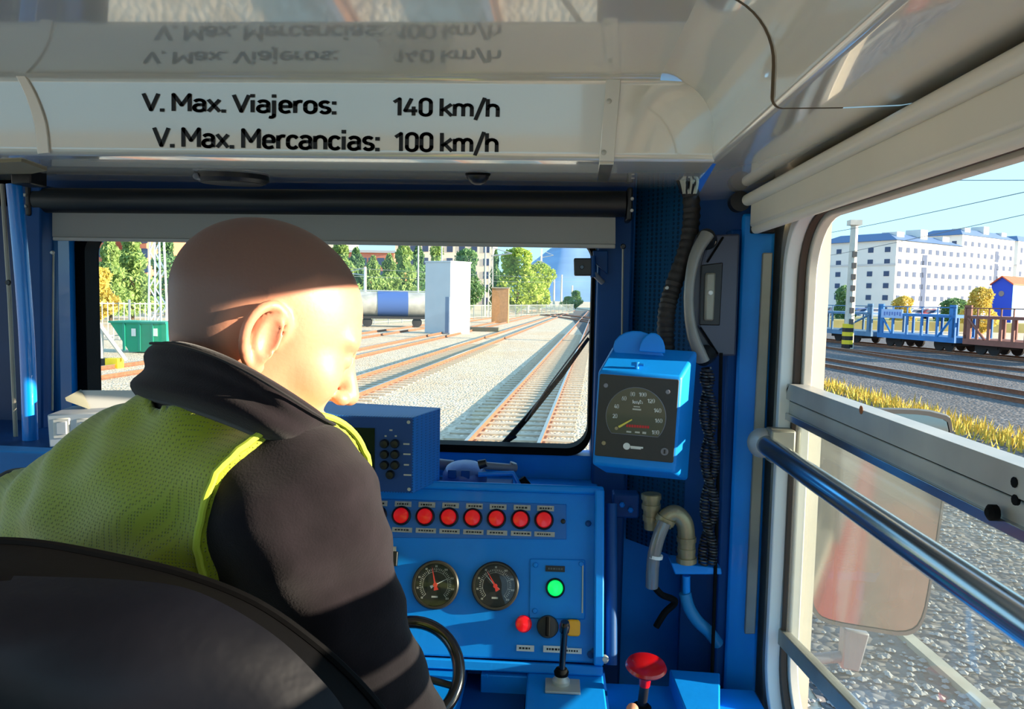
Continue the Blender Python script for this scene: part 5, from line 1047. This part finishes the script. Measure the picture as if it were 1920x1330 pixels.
# ------------------------------------------------------------------ flats on the right, houses, cars
WALLW = M('white_render', (214, 212, 206), .8, nscale=.3, namt=.03); GLZ = M('flat_window_glass', (70, 84, 110), .7, spec=.1); ROOFB = M('slate_roof', (84, 108, 140), .6); TRIM = M('grey_band', (190, 188, 186), .8)
def block(px0, wpx, top, depth, Dm, label, floors, cols, yaw=36, roof=True, pent=0, bays=()):
    c = PY(px0, 552, depth); c.z = ZG; ya = math.radians(yaw); e = V((math.cos(ya), math.sin(ya), 0)); s = V((-math.sin(ya), math.cos(ya), 0)); h = PY(px0, top, depth).z - ZG
    # facade width so that it ends at px0+wpx
    d_ = ray(px0 + wpx, 552); nrm = -s; tt = (c - CAM).dot(nrm) / d_.dot(nrm); W_ = (CAM + d_ * tt - c).dot(e)
    b = thing('apartment_block', label, 'building', c, 'white flats behind the yard')
    mb = MB(); mb.prism([c, c + e * W_, c + e * W_ + s * Dm, c + s * Dm], (0, 0, h)); mb.build('walls', WALLW, b, smooth=None)
    if roof:
        mb = MB(); m_ = .12; P = [c + e * (W_ * f) + s * (Dm * g) + V((0, 0, h)) for f, g in ((-.02, -.02), (1.02, -.02), (1.02, 1.02), (-.02, 1.02))]; Q = [c + e * (W_ * f) + s * (Dm * g) + V((0, 0, h + 2.2)) for f, g in ((m_, .2), (1 - m_, .2), (1 - m_, .8), (m_, .8))]
        mb.add(P + Q, [(0, 1, 5, 4), (1, 2, 6, 5), (2, 3, 7, 6), (3, 0, 4, 7), (4, 5, 6, 7)]); mb.build('roof', ROOFB, b, smooth=None)
    for i in range(pent):
        f = .12 + .7 * i / max(1, pent - 1); mb = MB(); q = c + e * (W_ * f) + s * (Dm * .1); mb.prism([q, q + e * 3.2, q + e * 3.2 + s * 4, q + s * 4], (0, 0, 0)); mb = MB(); mb.prism([q + V((0, 0, h)), q + e * 3.2 + V((0, 0, h)), q + e * 3.2 + s * 4 + V((0, 0, h)), q + s * 4 + V((0, 0, h))], (0, 0, 2.4 + 1.2 * (i % 2))); mb.build('stair_tower', WALLW, b, smooth=None)
    fh = h / (floors + .4); cw = W_ / cols
    def win(o, ax, w, hh_, name='window', mat=GLZ, me=None):
        mb = MB(); mb.obox((0, 0, 0), ax * (w / 2), ax.cross(V((0, 0, 1))) * .08, (0, 0, hh_ / 2)); k = mb.build(name, mat, b, smooth=None, origin=o); k.data.transform(Matrix.Translation(o)); return k
    proto = None
    for f in range(floors):
        for k in range(cols):
            if (k, 'skip') in bays: continue
            o = c + e * (cw * (k + .5)) + V((0, 0, fh * (f + .65)))
            if proto is None: proto = win(o, e, min(1.5, cw * .45), fh * .42)
            else: w = bpy.data.objects.new('window', proto.data); COL.objects.link(w); w.parent = b; w.location = o - ORG[b.name]
    for k in [x for x in bays if not isinstance(x, tuple)]:
        o = c + e * (W_ * k) + V((0, 0, h * .45)); win(o, e, 2.2, h * .78, 'glazed_bay', GLZ)
    ns = max(2, int(Dm / 4)); ps = None
    for f in range(floors):
        for k in range(ns):
            o = c + s * (Dm * (k + .5) / ns) + V((0, 0, fh * (f + .65)))
            if ps is None: ps = win(o, s, 1.4, fh * .42)
            else: w = bpy.data.objects.new('window', ps.data); COL.objects.link(w); w.parent = b; w.location = o - ORG[b.name]
    mb = MB(); zf = fh * floors * .72; mb.prism([c - s * .12 - e * .12 + V((0, 0, zf)), c + e * (W_ + .12) - s * .12 + V((0, 0, zf)), c + e * (W_ + .12) + V((0, 0, zf)), c - e * .12 + s * Dm + V((0, 0, zf)), c - e * .12 + V((0, 0, zf))], (0, 0, .5)); mb.build('cornice', TRIM, b, smooth=None)
block(1676, 122, 450, 190, 22, 'large white block of flats with glazed stair bay in the middle of the row', 6, 9, 36, True, 3, (.42,))
block(1798, 98, 440, 240, 14, 'taller white block of flats with roof towers right of the middle', 7, 8, 36, True, 3, (.66,))
block(1903, 80, 452, 278, 12, 'white block of flats cut off by the right edge of the photo', 6, 6, 36)
block(1572, 44, 462, 228, 14, 'narrow white block of flats behind the concrete mast', 6, 4, 36, True, 1)
block(1516, 44, 470, 256, 16, 'white block of flats next to the window frame', 6, 4, 36, True, 2)
hs0 = PY(1858, 568, 96); hs0.z = ZG; bh = thing('blue_house', 'small bright blue house with an orange tiled roof', 'house', hs0)
BLH = M('ultramarine_wall', (52, 80, 206), .8); BLL = M('pale_blue_wall', (150, 198, 240), .8); TIL = M('orange_roof_tiles', (216, 96, 62), .8, nscale=3, namt=.15)
hz = PY(1897, 533, 96).z - ZG; gz = PY(1878, 519, 96).z - ZG; Cc = PY(1897, 568, 96); Cc.z = ZG
gA = PY(1857, 568, 98.5); gA.z = ZG; sB = Cc + V((.80, .60, 0)) * 8; gd_ = (gA - Cc); gm = (gA + Cc) / 2; ln_ = sB - Cc
mb = MB(); mb.prism([Cc, gA, gA + V((0, 0, hz)), gm + V((0, 0, gz)), Cc + V((0, 0, hz))], ln_); mb.build('gable_wall', BLH, bh, smooth=None)
sn_ = V((.60, -.80, 0)); mb = MB(); mb.prism([Cc + sn_ * .05, sB + sn_ * .05, sB + sn_ * .05 + V((0, 0, hz)), Cc + sn_ * .05 + V((0, 0, hz))], -sn_ * .04); mb.build('side_wall', BLL, bh, smooth=None)
for P_ in (Cc, gA):
    ov = (P_ - gm) * .12; mb = MB(); a_ = P_ + ov + V((0, 0, hz - .12)); b_ = gm + V((0, 0, gz + .02)); mb.prism([a_ - ln_ * .03, a_ + ln_ * 1.03, b_ + ln_ * 1.03, b_ - ln_ * .03], (0, 0, .16)); mb.build('roof_slope', TIL, bh, smooth=None)
nm_ = V((gd_.y, -gd_.x, 0)).normalized(); nm_ = nm_ if nm_.dot(CAM - gm) > 0 else -nm_
q = gm + V((0, 0, hz * .8)); mb = MB(); mb.tube([q, q + nm_ * .06], .35, 14); mb.build('round_window', M('house_mark', (150, 130, 130), .7), bh)
CARC = [(225, 225, 228), (60, 64, 72), (150, 30, 30), (200, 204, 210), (84, 110, 160)]
def car(px, py, depth, ci, label):
    c = PY(px, py, depth); c.z = ZG + 1.05; t = thing('parked_car', label, 'car', c, 'cars parked under the flats'); e = V((.97, .25, 0)); s = V((-.25, .97, 0))
    prof_c = [(-2.1, .3), (-2.1, .8), (-1.3, .9), (-.8, 1.4), (.8, 1.4), (1.3, .9), (2.1, .8), (2.1, .3)]
    mb = MB(); mb.prism([c + e * x + V((0, 0, z)) for x, z in prof_c], s * 1.7); mb.build('body', M('car_paint_%d' % ci, CARC[ci], .3, coat=.5), t, smooth=None, bevel=.08)
    mb = MB(); mb.prism([c - s * .02 + e * x + V((0, 0, z)) for x, z in ((-1.05, .92), (-.7, 1.32), (.7, 1.32), (1.05, .92))], s * 1.74); mb.build('windows', GLZ, t, smooth=None)
    for x in (-1.3, 1.3): MB().lathe(c + e * x + V((0, 0, .32)), -s, [(.32, -.2), (.32, .05), (.1, .06)], 12).build('wheel', RUBBER, t)
for i, px in enumerate((1512, 1540, 1566, 1618, 1640, 1722, 1748, 1770)): car(px, 572, 112, (0, 3, 1, 4, 0, 0, 2, 3)[i], ('white parked car nearest the window frame', 'silver parked car left of the concrete mast', 'dark parked car just left of the concrete mast', 'blue parked car just right of the concrete mast', 'white parked car right of the concrete mast', 'white parked car behind the bright blue wagon', 'red parked car behind the bright blue wagon', 'silver parked car at the right end of the row under the flats')[i])
mb = MB(); mb.box(30, 150, 90, 125, ZG, ZG + 1.05); struct(mb.build('ground_bank', M('dry_bank', (170, 156, 96), .9, nscale=.4, namt=.2), smooth=None), 'raised dry bank behind the wagons')
# ------------------------------------------------------------------ far buildings and mountain ahead
def farblock(px0, px1, top, depth, mat, label, rows=4, cols=6):
    a, b = PY(px0, 560, depth), PY(px1, 560, depth); h = PY((px0 + px1) / 2, top, depth).z - ZG; o = V(((a.x + b.x) / 2, depth, ZG)); t = thing('far_building', label, 'building', o)
    mb = MB(); mb.box(a.x, b.x, depth, depth + 14, ZG, ZG + h); mb.build('walls', mat, t, smooth=None); me = None
    mb = MB(); mb.box(a.x - .4, b.x + .4, depth - .4, depth + 14.4, ZG + h, ZG + h + .5); mb.build('roof', TRIM, t, smooth=None)
    for r in range(rows):
        for c in range(cols):
            p = V((a.x + (b.x - a.x) * (c + .5) / cols, depth, ZG + h * (r + .7) / (rows + .4)))
            if me is None: mb = MB(); mb.obox((0, 0, 0), (.7, 0, 0), (0, .08, 0), (0, 0, .8)); k = mb.build('window', GLZ, t, smooth=None, origin=p); k.data.transform(Matrix.Translation(p)); me = k.data
            else: w = bpy.data.objects.new('window', me); COL.objects.link(w); w.parent = t; w.location = p - o
BRK = M('orange_brick_wall', (206, 122, 92), .85, nscale=.5, namt=.1); CRE = M('cream_render', (236, 222, 196), .85)
farblock(640, 738, 474, 150, BRK, 'orange brick building behind the conifers ahead', 4, 6); farblock(740, 922, 400, 175, CRE, 'cream block of flats behind the white equipment cabin', 7, 8)
farblock(186, 214, 400, 130, BRK, 'slim orange brick tower at the left of the windscreen', 6, 2); farblock(256, 276, 400, 128, BRK, 'second slim orange brick tower left of the lattice mast', 6, 2)
farblock(216, 254, 400, 150, CRE, 'pale building between the two orange brick towers', 6, 3); farblock(560, 640, 430, 160, CRE, 'pale building behind the driver\'s head', 5, 4)
HILL = M('far_mountain_haze_tint', (130, 158, 188), .95, nscale=.004, namt=.15)  # aerial haze over the forest painted in as a pale blue base colour
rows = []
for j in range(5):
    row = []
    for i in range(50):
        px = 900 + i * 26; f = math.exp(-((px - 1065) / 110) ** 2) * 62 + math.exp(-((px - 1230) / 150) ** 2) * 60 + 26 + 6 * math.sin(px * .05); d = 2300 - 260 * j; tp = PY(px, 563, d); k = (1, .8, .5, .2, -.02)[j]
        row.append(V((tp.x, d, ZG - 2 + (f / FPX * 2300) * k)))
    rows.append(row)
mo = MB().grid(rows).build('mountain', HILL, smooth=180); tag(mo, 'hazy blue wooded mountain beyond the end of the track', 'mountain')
# ================================================================== the driver
def A3(v): return np.array((v.x, v.y, v.z))
aF, pF = math.radians(29), math.radians(23)
hd = V((math.cos(aF) * math.cos(pF), math.sin(aF) * math.cos(pF), -math.sin(pF))); hu = V((math.cos(aF) * math.sin(pF), math.sin(aF) * math.sin(pF), math.cos(pF))); hr_ = hd.cross(hu)
HR = np.array([A3(hd), A3(-hr_), A3(hu)])                     # rows: head x (face), y (left), z (up) in world
HS = .95
H0 = A3(PY(516, 624, .70) - hr_ * .079 * HS)
NB = A3(PY(436, 770, .745)); NBl = HR @ (NB - H0) / HS
def Hw(p): return H0 + HR.T @ np.array(p, float) * HS
def head_sdf(x, y, z):
    P = (x, y, z)
    f = s_ell(P, (-.006, 0, .030), (.103, .0775, .087))
    f = smin(f, s_ell(P, (.035, 0, -.030), (.060, .060, .082)), .03)
    f = smin(f, s_ell(P, (.040, 0, -.082), (.045, .050, .030)), .025)
    f = smin(f, s_ell(P, (.078, 0, -.104), (.018, .020, .015)), .02)
    f = smin(f, s_ell(P, (.082, 0, .022), (.014, .050, .012)), .016)
    for s in (-1, 1):
        f = smin(f, s_ell(P, (.062, s * .044, -.028), (.024, .018, .024)), .02)
        f = smax(f, -s_ell(P, (.106, s * .032, .001), (.017, .017, .011)), .008)
        f = smin(f, s_ell(P, (.083, s * .031, .001), (.013, .014, .012)), .003)       # eyelids over the eyes
    f = smin(f, s_cap(P, (.090, 0, .012), (.116, 0, -.034), .0085, .0115), .012)
    for s in (-1, 1):
        f = smin(f, s_ell(P, (.104, s * .0125, -.040), (.011, .0085, .008)), .006)
        f = smax(f, -s_ell(P, (.110, s * .0085, -.047), (.005, .0038, .005)), .002)
    f = smin(f, s_ell(P, (.092, 0, -.066), (.012, .024, .0055)), .005)
    f = smin(f, s_ell(P, (.090, 0, -.078), (.012, .021, .0065)), .005)
    f = smin(f, s_cap(P, (-.026, 0, -.03), NBl, .056, .058), .03)
    # ears: shell, hollow and rolled rim
    for s in (-1, 1):
        ex_, ez_ = -.006, -.008
        c, sn_ = math.cos(.36 * s), math.sin(.36 * s); R_ = np.array([[c, sn_, 0], [-sn_, c, 0], [0, 0, 1]]).T
        e = s_ell(P, (ex_ - .004, s * .081, ez_), (.019, .0065, .031), R_)
        e = smax(e, -s_ell(P, (ex_ + .003, s * .0905, ez_ + .002), (.011, .008, .020), R_), .003)
        path = [(.012, .070, -.004), (.016, .074, .012), (.010, .080, .026), (-.005, .085, .032), (-.017, .089, .022), (-.021, .090, .004), (-.017, .088, -.014), (-.007, .083, -.028), (.004, .077, -.032)]
        pts_ = [(p.x, p.y, p.z) for p in spline([V((ex_ + a - .001, s * b, ez_ + c_)) for a, b, c_ in path], 3)]
        for a, b in zip(pts_[:-1], pts_[1:]): e = smin(e, s_cap(P, a, b, .0046), .003)
        e = smin(e, s_ell(P, (ex_ + .002, s * .078, ez_ - .030), (.008, .006, .009)), .005)
        f = smin(f, e, .004)
    return f
hv, hf = surf_nets(head_sdf, (-.22, -.13, -.25), (.14, .13, .135), .0028)
hv = hv @ HR * HS + H0
# body skeleton (world)
SR = A3(PY(555, 945, .665)); SL = A3(PY(70, 985, .86))
axs = (SR - SL); axs /= np.linalg.norm(axs); fac = np.array([-axs[1], axs[0], 0]); fac /= np.linalg.norm(fac); upv = np.cross(axs, fac); upv = upv if upv[2] > 0 else -upv
CH = (SR + SL) / 2 + fac * .02 - upv * .10
PEL = np.array([-.36, .80, .66]); 
EL = A3(PY(758, 1462, .71)); WRI = np.array([.005, .915, .965]); LEL = SL + np.array([-.04, .20, -.20]); LWR = np.array([-.42, 1.17, .93])
RB = np.array([axs, fac, upv]).T
def torso(P, g=0.0):
    Rm = [tuple(RB[0]), tuple(RB[1]), tuple(RB[2])]
    f = s_ell(P, CH, (.185 + g, .118 + g, .22 + g), Rm)
    f = smin(f, s_cap(P, SL + axs * .01 - upv * .005, SR - axs * .01 - upv * .005, .070 + g, .070 + g), .07)
    f = smin(f, s_cap(P, NB - upv * .055, NB + upv * .0 , .085 + g, .065 + g), .06)
    f = smin(f, s_cap(P, CH - upv * .05, PEL, .145 + g, .155 + g), .08)
    return f
def arms(P, g=0.0):
    f = s_cap(P, SR, EL, .066 + g, .056 + g); f = smin(f, s_cap(P, EL, WRI, .054 + g, .036 + g), .02)
    f2 = s_cap(P, SL, LEL, .060 + g, .050 + g); f2 = smin(f2, s_cap(P, LEL, LWR, .048 + g, .034 + g), .02)
    return f, f2
def folds(P): return .0035 * np.sin(P[0] * 55 + P[2] * 38 + 2 * np.sin(P[1] * 21)) + .0022 * np.sin(P[2] * 95 - P[0] * 50 + P[1] * 30)
HIP = 0.09
KN = [np.array([-.46, 1.18, .60]), np.array([-.22, 1.18, .60])]; FT = [np.array([-.46, 1.22, -.02]), np.array([-.22, 1.22, -.02])]
def legs(P, g=0.0):
    f = None
    for k, h in zip(KN, (-HIP, HIP)):
        a = PEL + np.array([h, .02, -.02]); q = s_cap(P, a, k, .080 + g, .060 + g); t = k * [1, 1, 0] + np.array([0, .03, .03]); q = smin(q, s_cap(P, k, t, .058 + g, .042 + g), .03); f = q if f is None else smin(f, q, .02)
    return f
def hand(P, w, tipd, upd, s):
    d = tipd / np.linalg.norm(tipd); u = upd - d * (upd @ d); u /= np.linalg.norm(u); l = np.cross(d, u)        # l: across the palm
    f = s_cap(P, w - d * .03, w + d * .03, .025, .026)
    for o in (-.025, -.008, .009, .025): f = smin(f, s_cap(P, w + d * .02 + l * o * .5, w + d * .085 + l * o, .016, .013), .012)
    for o, ln in zip((-.027, -.009, .010, .028), (.058, .072, .078, .068)):
        k0 = w + d * .088 + l * o; k1 = k0 + d * ln * .5 - u * .012; k2 = k1 + d * ln * .25 - u * .022; k3 = k2 - u * .018 - d * .004
        for a, b, r in ((k0, k1, .0092), (k1, k2, .0085), (k2, k3, .0078)): f = smin(f, s_cap(P, a, b, r, r - .0006), .004)
    t0 = w + d * .03 + l * .022 * s + u * .008; t1 = t0 + d * .032 + l * .018 * s + u * .022; t2 = t1 + d * .028 + l * .004 * s + u * .026
    f = smin(f, s_cap(P, t0, t1, .0135, .011), .01); f = smin(f, s_cap(P, t1, t2, .0105, .009), .004); return f
TIP = A3(PY(1186, 1331, 1.05))
def place_hand():
    # wrist such that the thumb tip comes to TIP
    d = np.array([.45, .85, -.25]); d /= np.linalg.norm(d); u = np.array([.05, 0, 1.]); u = u - d * (u @ d); u /= np.linalg.norm(u); l = np.cross(d, u); s = -1
    off = d * .09 + l * .044 * s + u * .056; return TIP - off, d, u, s
HWR, Hd, Hu, Hs = place_hand(); WRI = HWR - Hd * .01
lo_h, hi_h = np.minimum(HWR, HWR + Hd * .2) - .09, np.maximum(HWR, HWR + Hd * .2) + .09
hv2, hf2 = surf_nets(lambda x, y, z: hand((x, y, z), HWR, Hd, Hu, Hs), lo_h, hi_h, .003)
LH = LWR; ld = np.array([.3, .9, -.2])
hv3, hf3 = surf_nets(lambda x, y, z: hand((x, y, z), LH, ld, np.array([0, 0, 1.]), 1), LH - .12, LH + .24, .004)
def body_sdf(x, y, z):
    P = (x, y, z); f = torso(P, -.022); a, b = arms(P, -.018); f = smin(f, a, .03); f = smin(f, b, .03); return smin(f, legs(P, -.012), .04)
bv, bf = surf_nets(body_sdf, (-.86, .5, -.12), (.2, 1.36, 1.45), .014)
verts = np.concatenate([hv, bv, hv2, hv3]); n1_, n2_, n3_ = len(hv), len(hv) + len(bv), len(hv) + len(bv) + len(hv2)
faces = np.concatenate([hf, bf + n1_, hf2 + n2_, hf3 + n3_])
SKIN = M('skin', (204, 140, 110), .48, nscale=26, namt=.07, sss=.25, bump=.1, bscale=240)
# shaved scalp: slightly darker stubble above a hairline, in head space via a vertex colour
me = np_mesh('person', verts, faces)
col_ = me.color_attributes.new('stubble', 'FLOAT_COLOR', 'POINT'); hl = (hv - H0) @ HR.T / HS
w_ = np.zeros(len(verts)); hx, hy, hz_ = hl[:, 0], hl[:, 1], hl[:, 2]
line = np.where(hx > .02, .055 + (hx - .02) * .35, np.where(hx > -.02, .02 + (hx + .02) * .9, -.055))
w_[:len(hv)] = np.clip((hz_ - line) / .02, 0, 1) * np.clip((np.hypot(hx - (-.012), hz_ + .008) - .030) / .014, 0, 1)
col_.data.foreach_set('color', np.stack([w_, w_, w_, np.ones_like(w_)], 1).ravel().astype(np.float32))
N, L, b = nodes(SKIN); at = N.new('ShaderNodeAttribute'); at.attribute_name = 'stubble'; mx = N.new('ShaderNodeMix'); mx.data_type = 'RGBA'
src = b.inputs['Base Color'].links[0].from_socket; L.new(src, mx.inputs[6]); mx.inputs[7].default_value = (*lin((124, 92, 80)), 1); L.new(at.outputs['Fac'], mx.inputs[0]); L.new(mx.outputs[2], b.inputs['Base Color'])
org = (float(PEL[0]), float(PEL[1]), .575)
person = link_mesh('person', me, SKIN, None, 180, origin=org)
tag(person, 'driver with shaved head wearing a yellow high-visibility vest over a dark fleece', 'person')
# eyes
EYE = M('eye_white', (225, 220, 212), .2); 
for s in (-1, 1):
    c = V(Hw((.0865, s * .031, .001))); MB().lathe(c, hd, [(0, -.006), (.007, -.004), (.0085, .002), (.006, .0075), (0, .0095)], 18).build('eye', EYE, person)
# fleece jacket
NVY = M('dark_fleece', (27, 22, 26), .95, nscale=35, namt=.22, bump=.2, bscale=500, sheen=.12, spec=.1)
def jacket(x, y, z):
    P = (x, y, z); f = torso(P); a, b = arms(P); f = smin(f, a, .035); f = smin(f, b, .035)
    w = folds(P); return np.maximum(f + w, P[2] * -1 + .60)
jv, jf = surf_nets(jacket, (-.86, .52, .58), (.16, 1.24, 1.46), .0075)
jk = link_mesh('fleece_jacket', np_mesh('fleece_jacket', jv, jf), NVY, person, 180)
tr = M('dark_trousers', (34, 36, 46), .9, nscale=20, namt=.15)
def trous(x, y, z): P = (x, y, z); f = smin(legs(P), s_cap(P, PEL - np.array([.05, 0, 0]), PEL + np.array([.05, 0, 0]), .14), .05); return np.maximum(f, P[2] - .72)
tv, tf = surf_nets(trous, (-.66, .6, -.05), (-.02, 1.32, .8), .014); link_mesh('trousers', np_mesh('trousers', tv, tf), tr, person, 180)
for k in KN:
    t = k * [1, 1, 0]; MB().rbox((t[0], t[1] + .08, -.055), (.05, 0, 0), (0, .13, 0), (0, 0, .042), .045).build('boot', BLACK, person, bevel=.02)
# collar: folded fleece collar standing round the neck
def pr_(L_): return [PY(x, y, d) for x, y, d in L_]
top_ = pr_([(470, 700, .90), (380, 690, .90), (310, 668, .87), (288, 648, .80), (300, 632, .725), (345, 630, .675), (400, 645, .645), (460, 672, .63), (530, 712, .630), (595, 756, .655), (634, 790, .705)])
up_ = pr_([(470, 720, .91), (370, 710, .91), (292, 690, .88), (262, 672, .80), (272, 660, .705), (318, 662, .655), (380, 678, .628), (450, 708, .615), (522, 750, .612), (588, 790, .642), (630, 806, .704)])
cre = pr_([(470, 730, .90), (376, 720, .89), (306, 708, .87), (282, 696, .80), (292, 690, .72), (340, 694, .67), (410, 712, .645), (480, 746, .628), (545, 782, .630), (590, 808, .657), (618, 818, .704)])
low_ = pr_([(470, 760, .91), (360, 750, .90), (262, 735, .88), (232, 718, .80), (240, 716, .70), (290, 726, .645), (355, 738, .615), (430, 760, .602), (500, 796, .604), (566, 822, .637), (606, 826, .702)])
bot_ = pr_([(470, 800, .89), (360, 790, .87), (285, 765, .86), (262, 750, .80), (268, 750, .73), (310, 760, .69), (365, 776, .66), (430, 800, .64), (500, 828, .636), (556, 842, .655), (590, 838, .70)])
inn_ = [p + (V(NB) + V((0, 0, .09)) - p) * .16 - V((0, 0, .02)) for p in top_]
rows = [spline(r, 5) for r in (bot_, low_, cre, up_, top_, inn_)]
col2 = MB().grid(rows).build('fleece_collar', NVY, jk, smooth=180, subsurf=2); col2.modifiers.new('solidify', 'SOLIDIFY').thickness = .012
SEAMC = M('collar_seam', (24, 22, 24), .9)
MB().tube([p + (q - p) * .35 + (p - V(NB)).normalized() * .004 for p, q in zip(spline(up_, 5), spline(top_, 5))][21:-1], .0014, 5).build('collar_stitching', SEAMC, col2)
# high-visibility vest
HV = M('hi_vis_yellow_mesh', (146, 158, 1), .6, nscale=5, namt=.08, sheen=.3); dots(HV, 330, .42, .22, .36)
a_, b_, c_ = A3(PY(345, 1062, .60)), A3(PY(572, 836, .665)), A3(PY(718, 975, .76)); pn = np.cross(b_ - a_, c_ - a_); pn /= np.linalg.norm(pn)
if pn @ (NB - a_) > 0: pn = -pn                                 # points outwards, towards the sleeve
def vest(x, y, z, cut=True):
    P = (x, y, z); f = smin(torso(P), s_cap(P, SR, SR + (EL - SR) * .5, .066), .035) + folds(P) * .8 - .0065
    f = smax(f, (x - a_[0]) * pn[0] + (y - a_[1]) * pn[1] + (z - a_[2]) * pn[2], .004) if cut else f
    f = smax(f, -(np.sqrt((x - NB[0]) ** 2 + (y - NB[1]) ** 2 + (z - NB[2] - .02) ** 2) - .072), .008)
    pl = SL - axs * .02; f = smax(f, -((x - pl[0]) * axs[0] + (y - pl[1]) * axs[1] + (z - pl[2]) * axs[2]), .004)
    return np.maximum(f, .70 - z)
vv, vf = surf_nets(vest, (-.80, .5, .68), (.02, 1.1, 1.46), .006)
ve = link_mesh('high_visibility_vest', np_mesh('high_visibility_vest', vv, vf), HV, person, 180)
# binding round the armhole: march outwards in the cutting plane until the vest's surface
pc = SR - pn * ((SR - a_) @ pn); u1 = (b_ - pc) / np.linalg.norm(b_ - pc); u1 = u1 - pn * (u1 @ pn); u1 /= np.linalg.norm(u1); u2 = np.cross(pn, u1); ringp = []
for t in np.linspace(0, 2 * math.pi, 65)[:-1]:
    dr_ = u1 * math.cos(t) + u2 * math.sin(t); ss = np.linspace(0, .30, 160); Q = pc[None] + ss[:, None] * dr_[None]
    fv = vest(Q[:, 0], Q[:, 1], Q[:, 2], False); k = np.argmax(fv > 0) if (fv > 0).any() else -1; ringp.append(V(Q[k]) + V(pn) * -.001)
MB().tube(ringp, .0032, 8, closed=True).build('armhole_binding', M('pale_yellow_binding', (186, 202, 60), .7), ve)
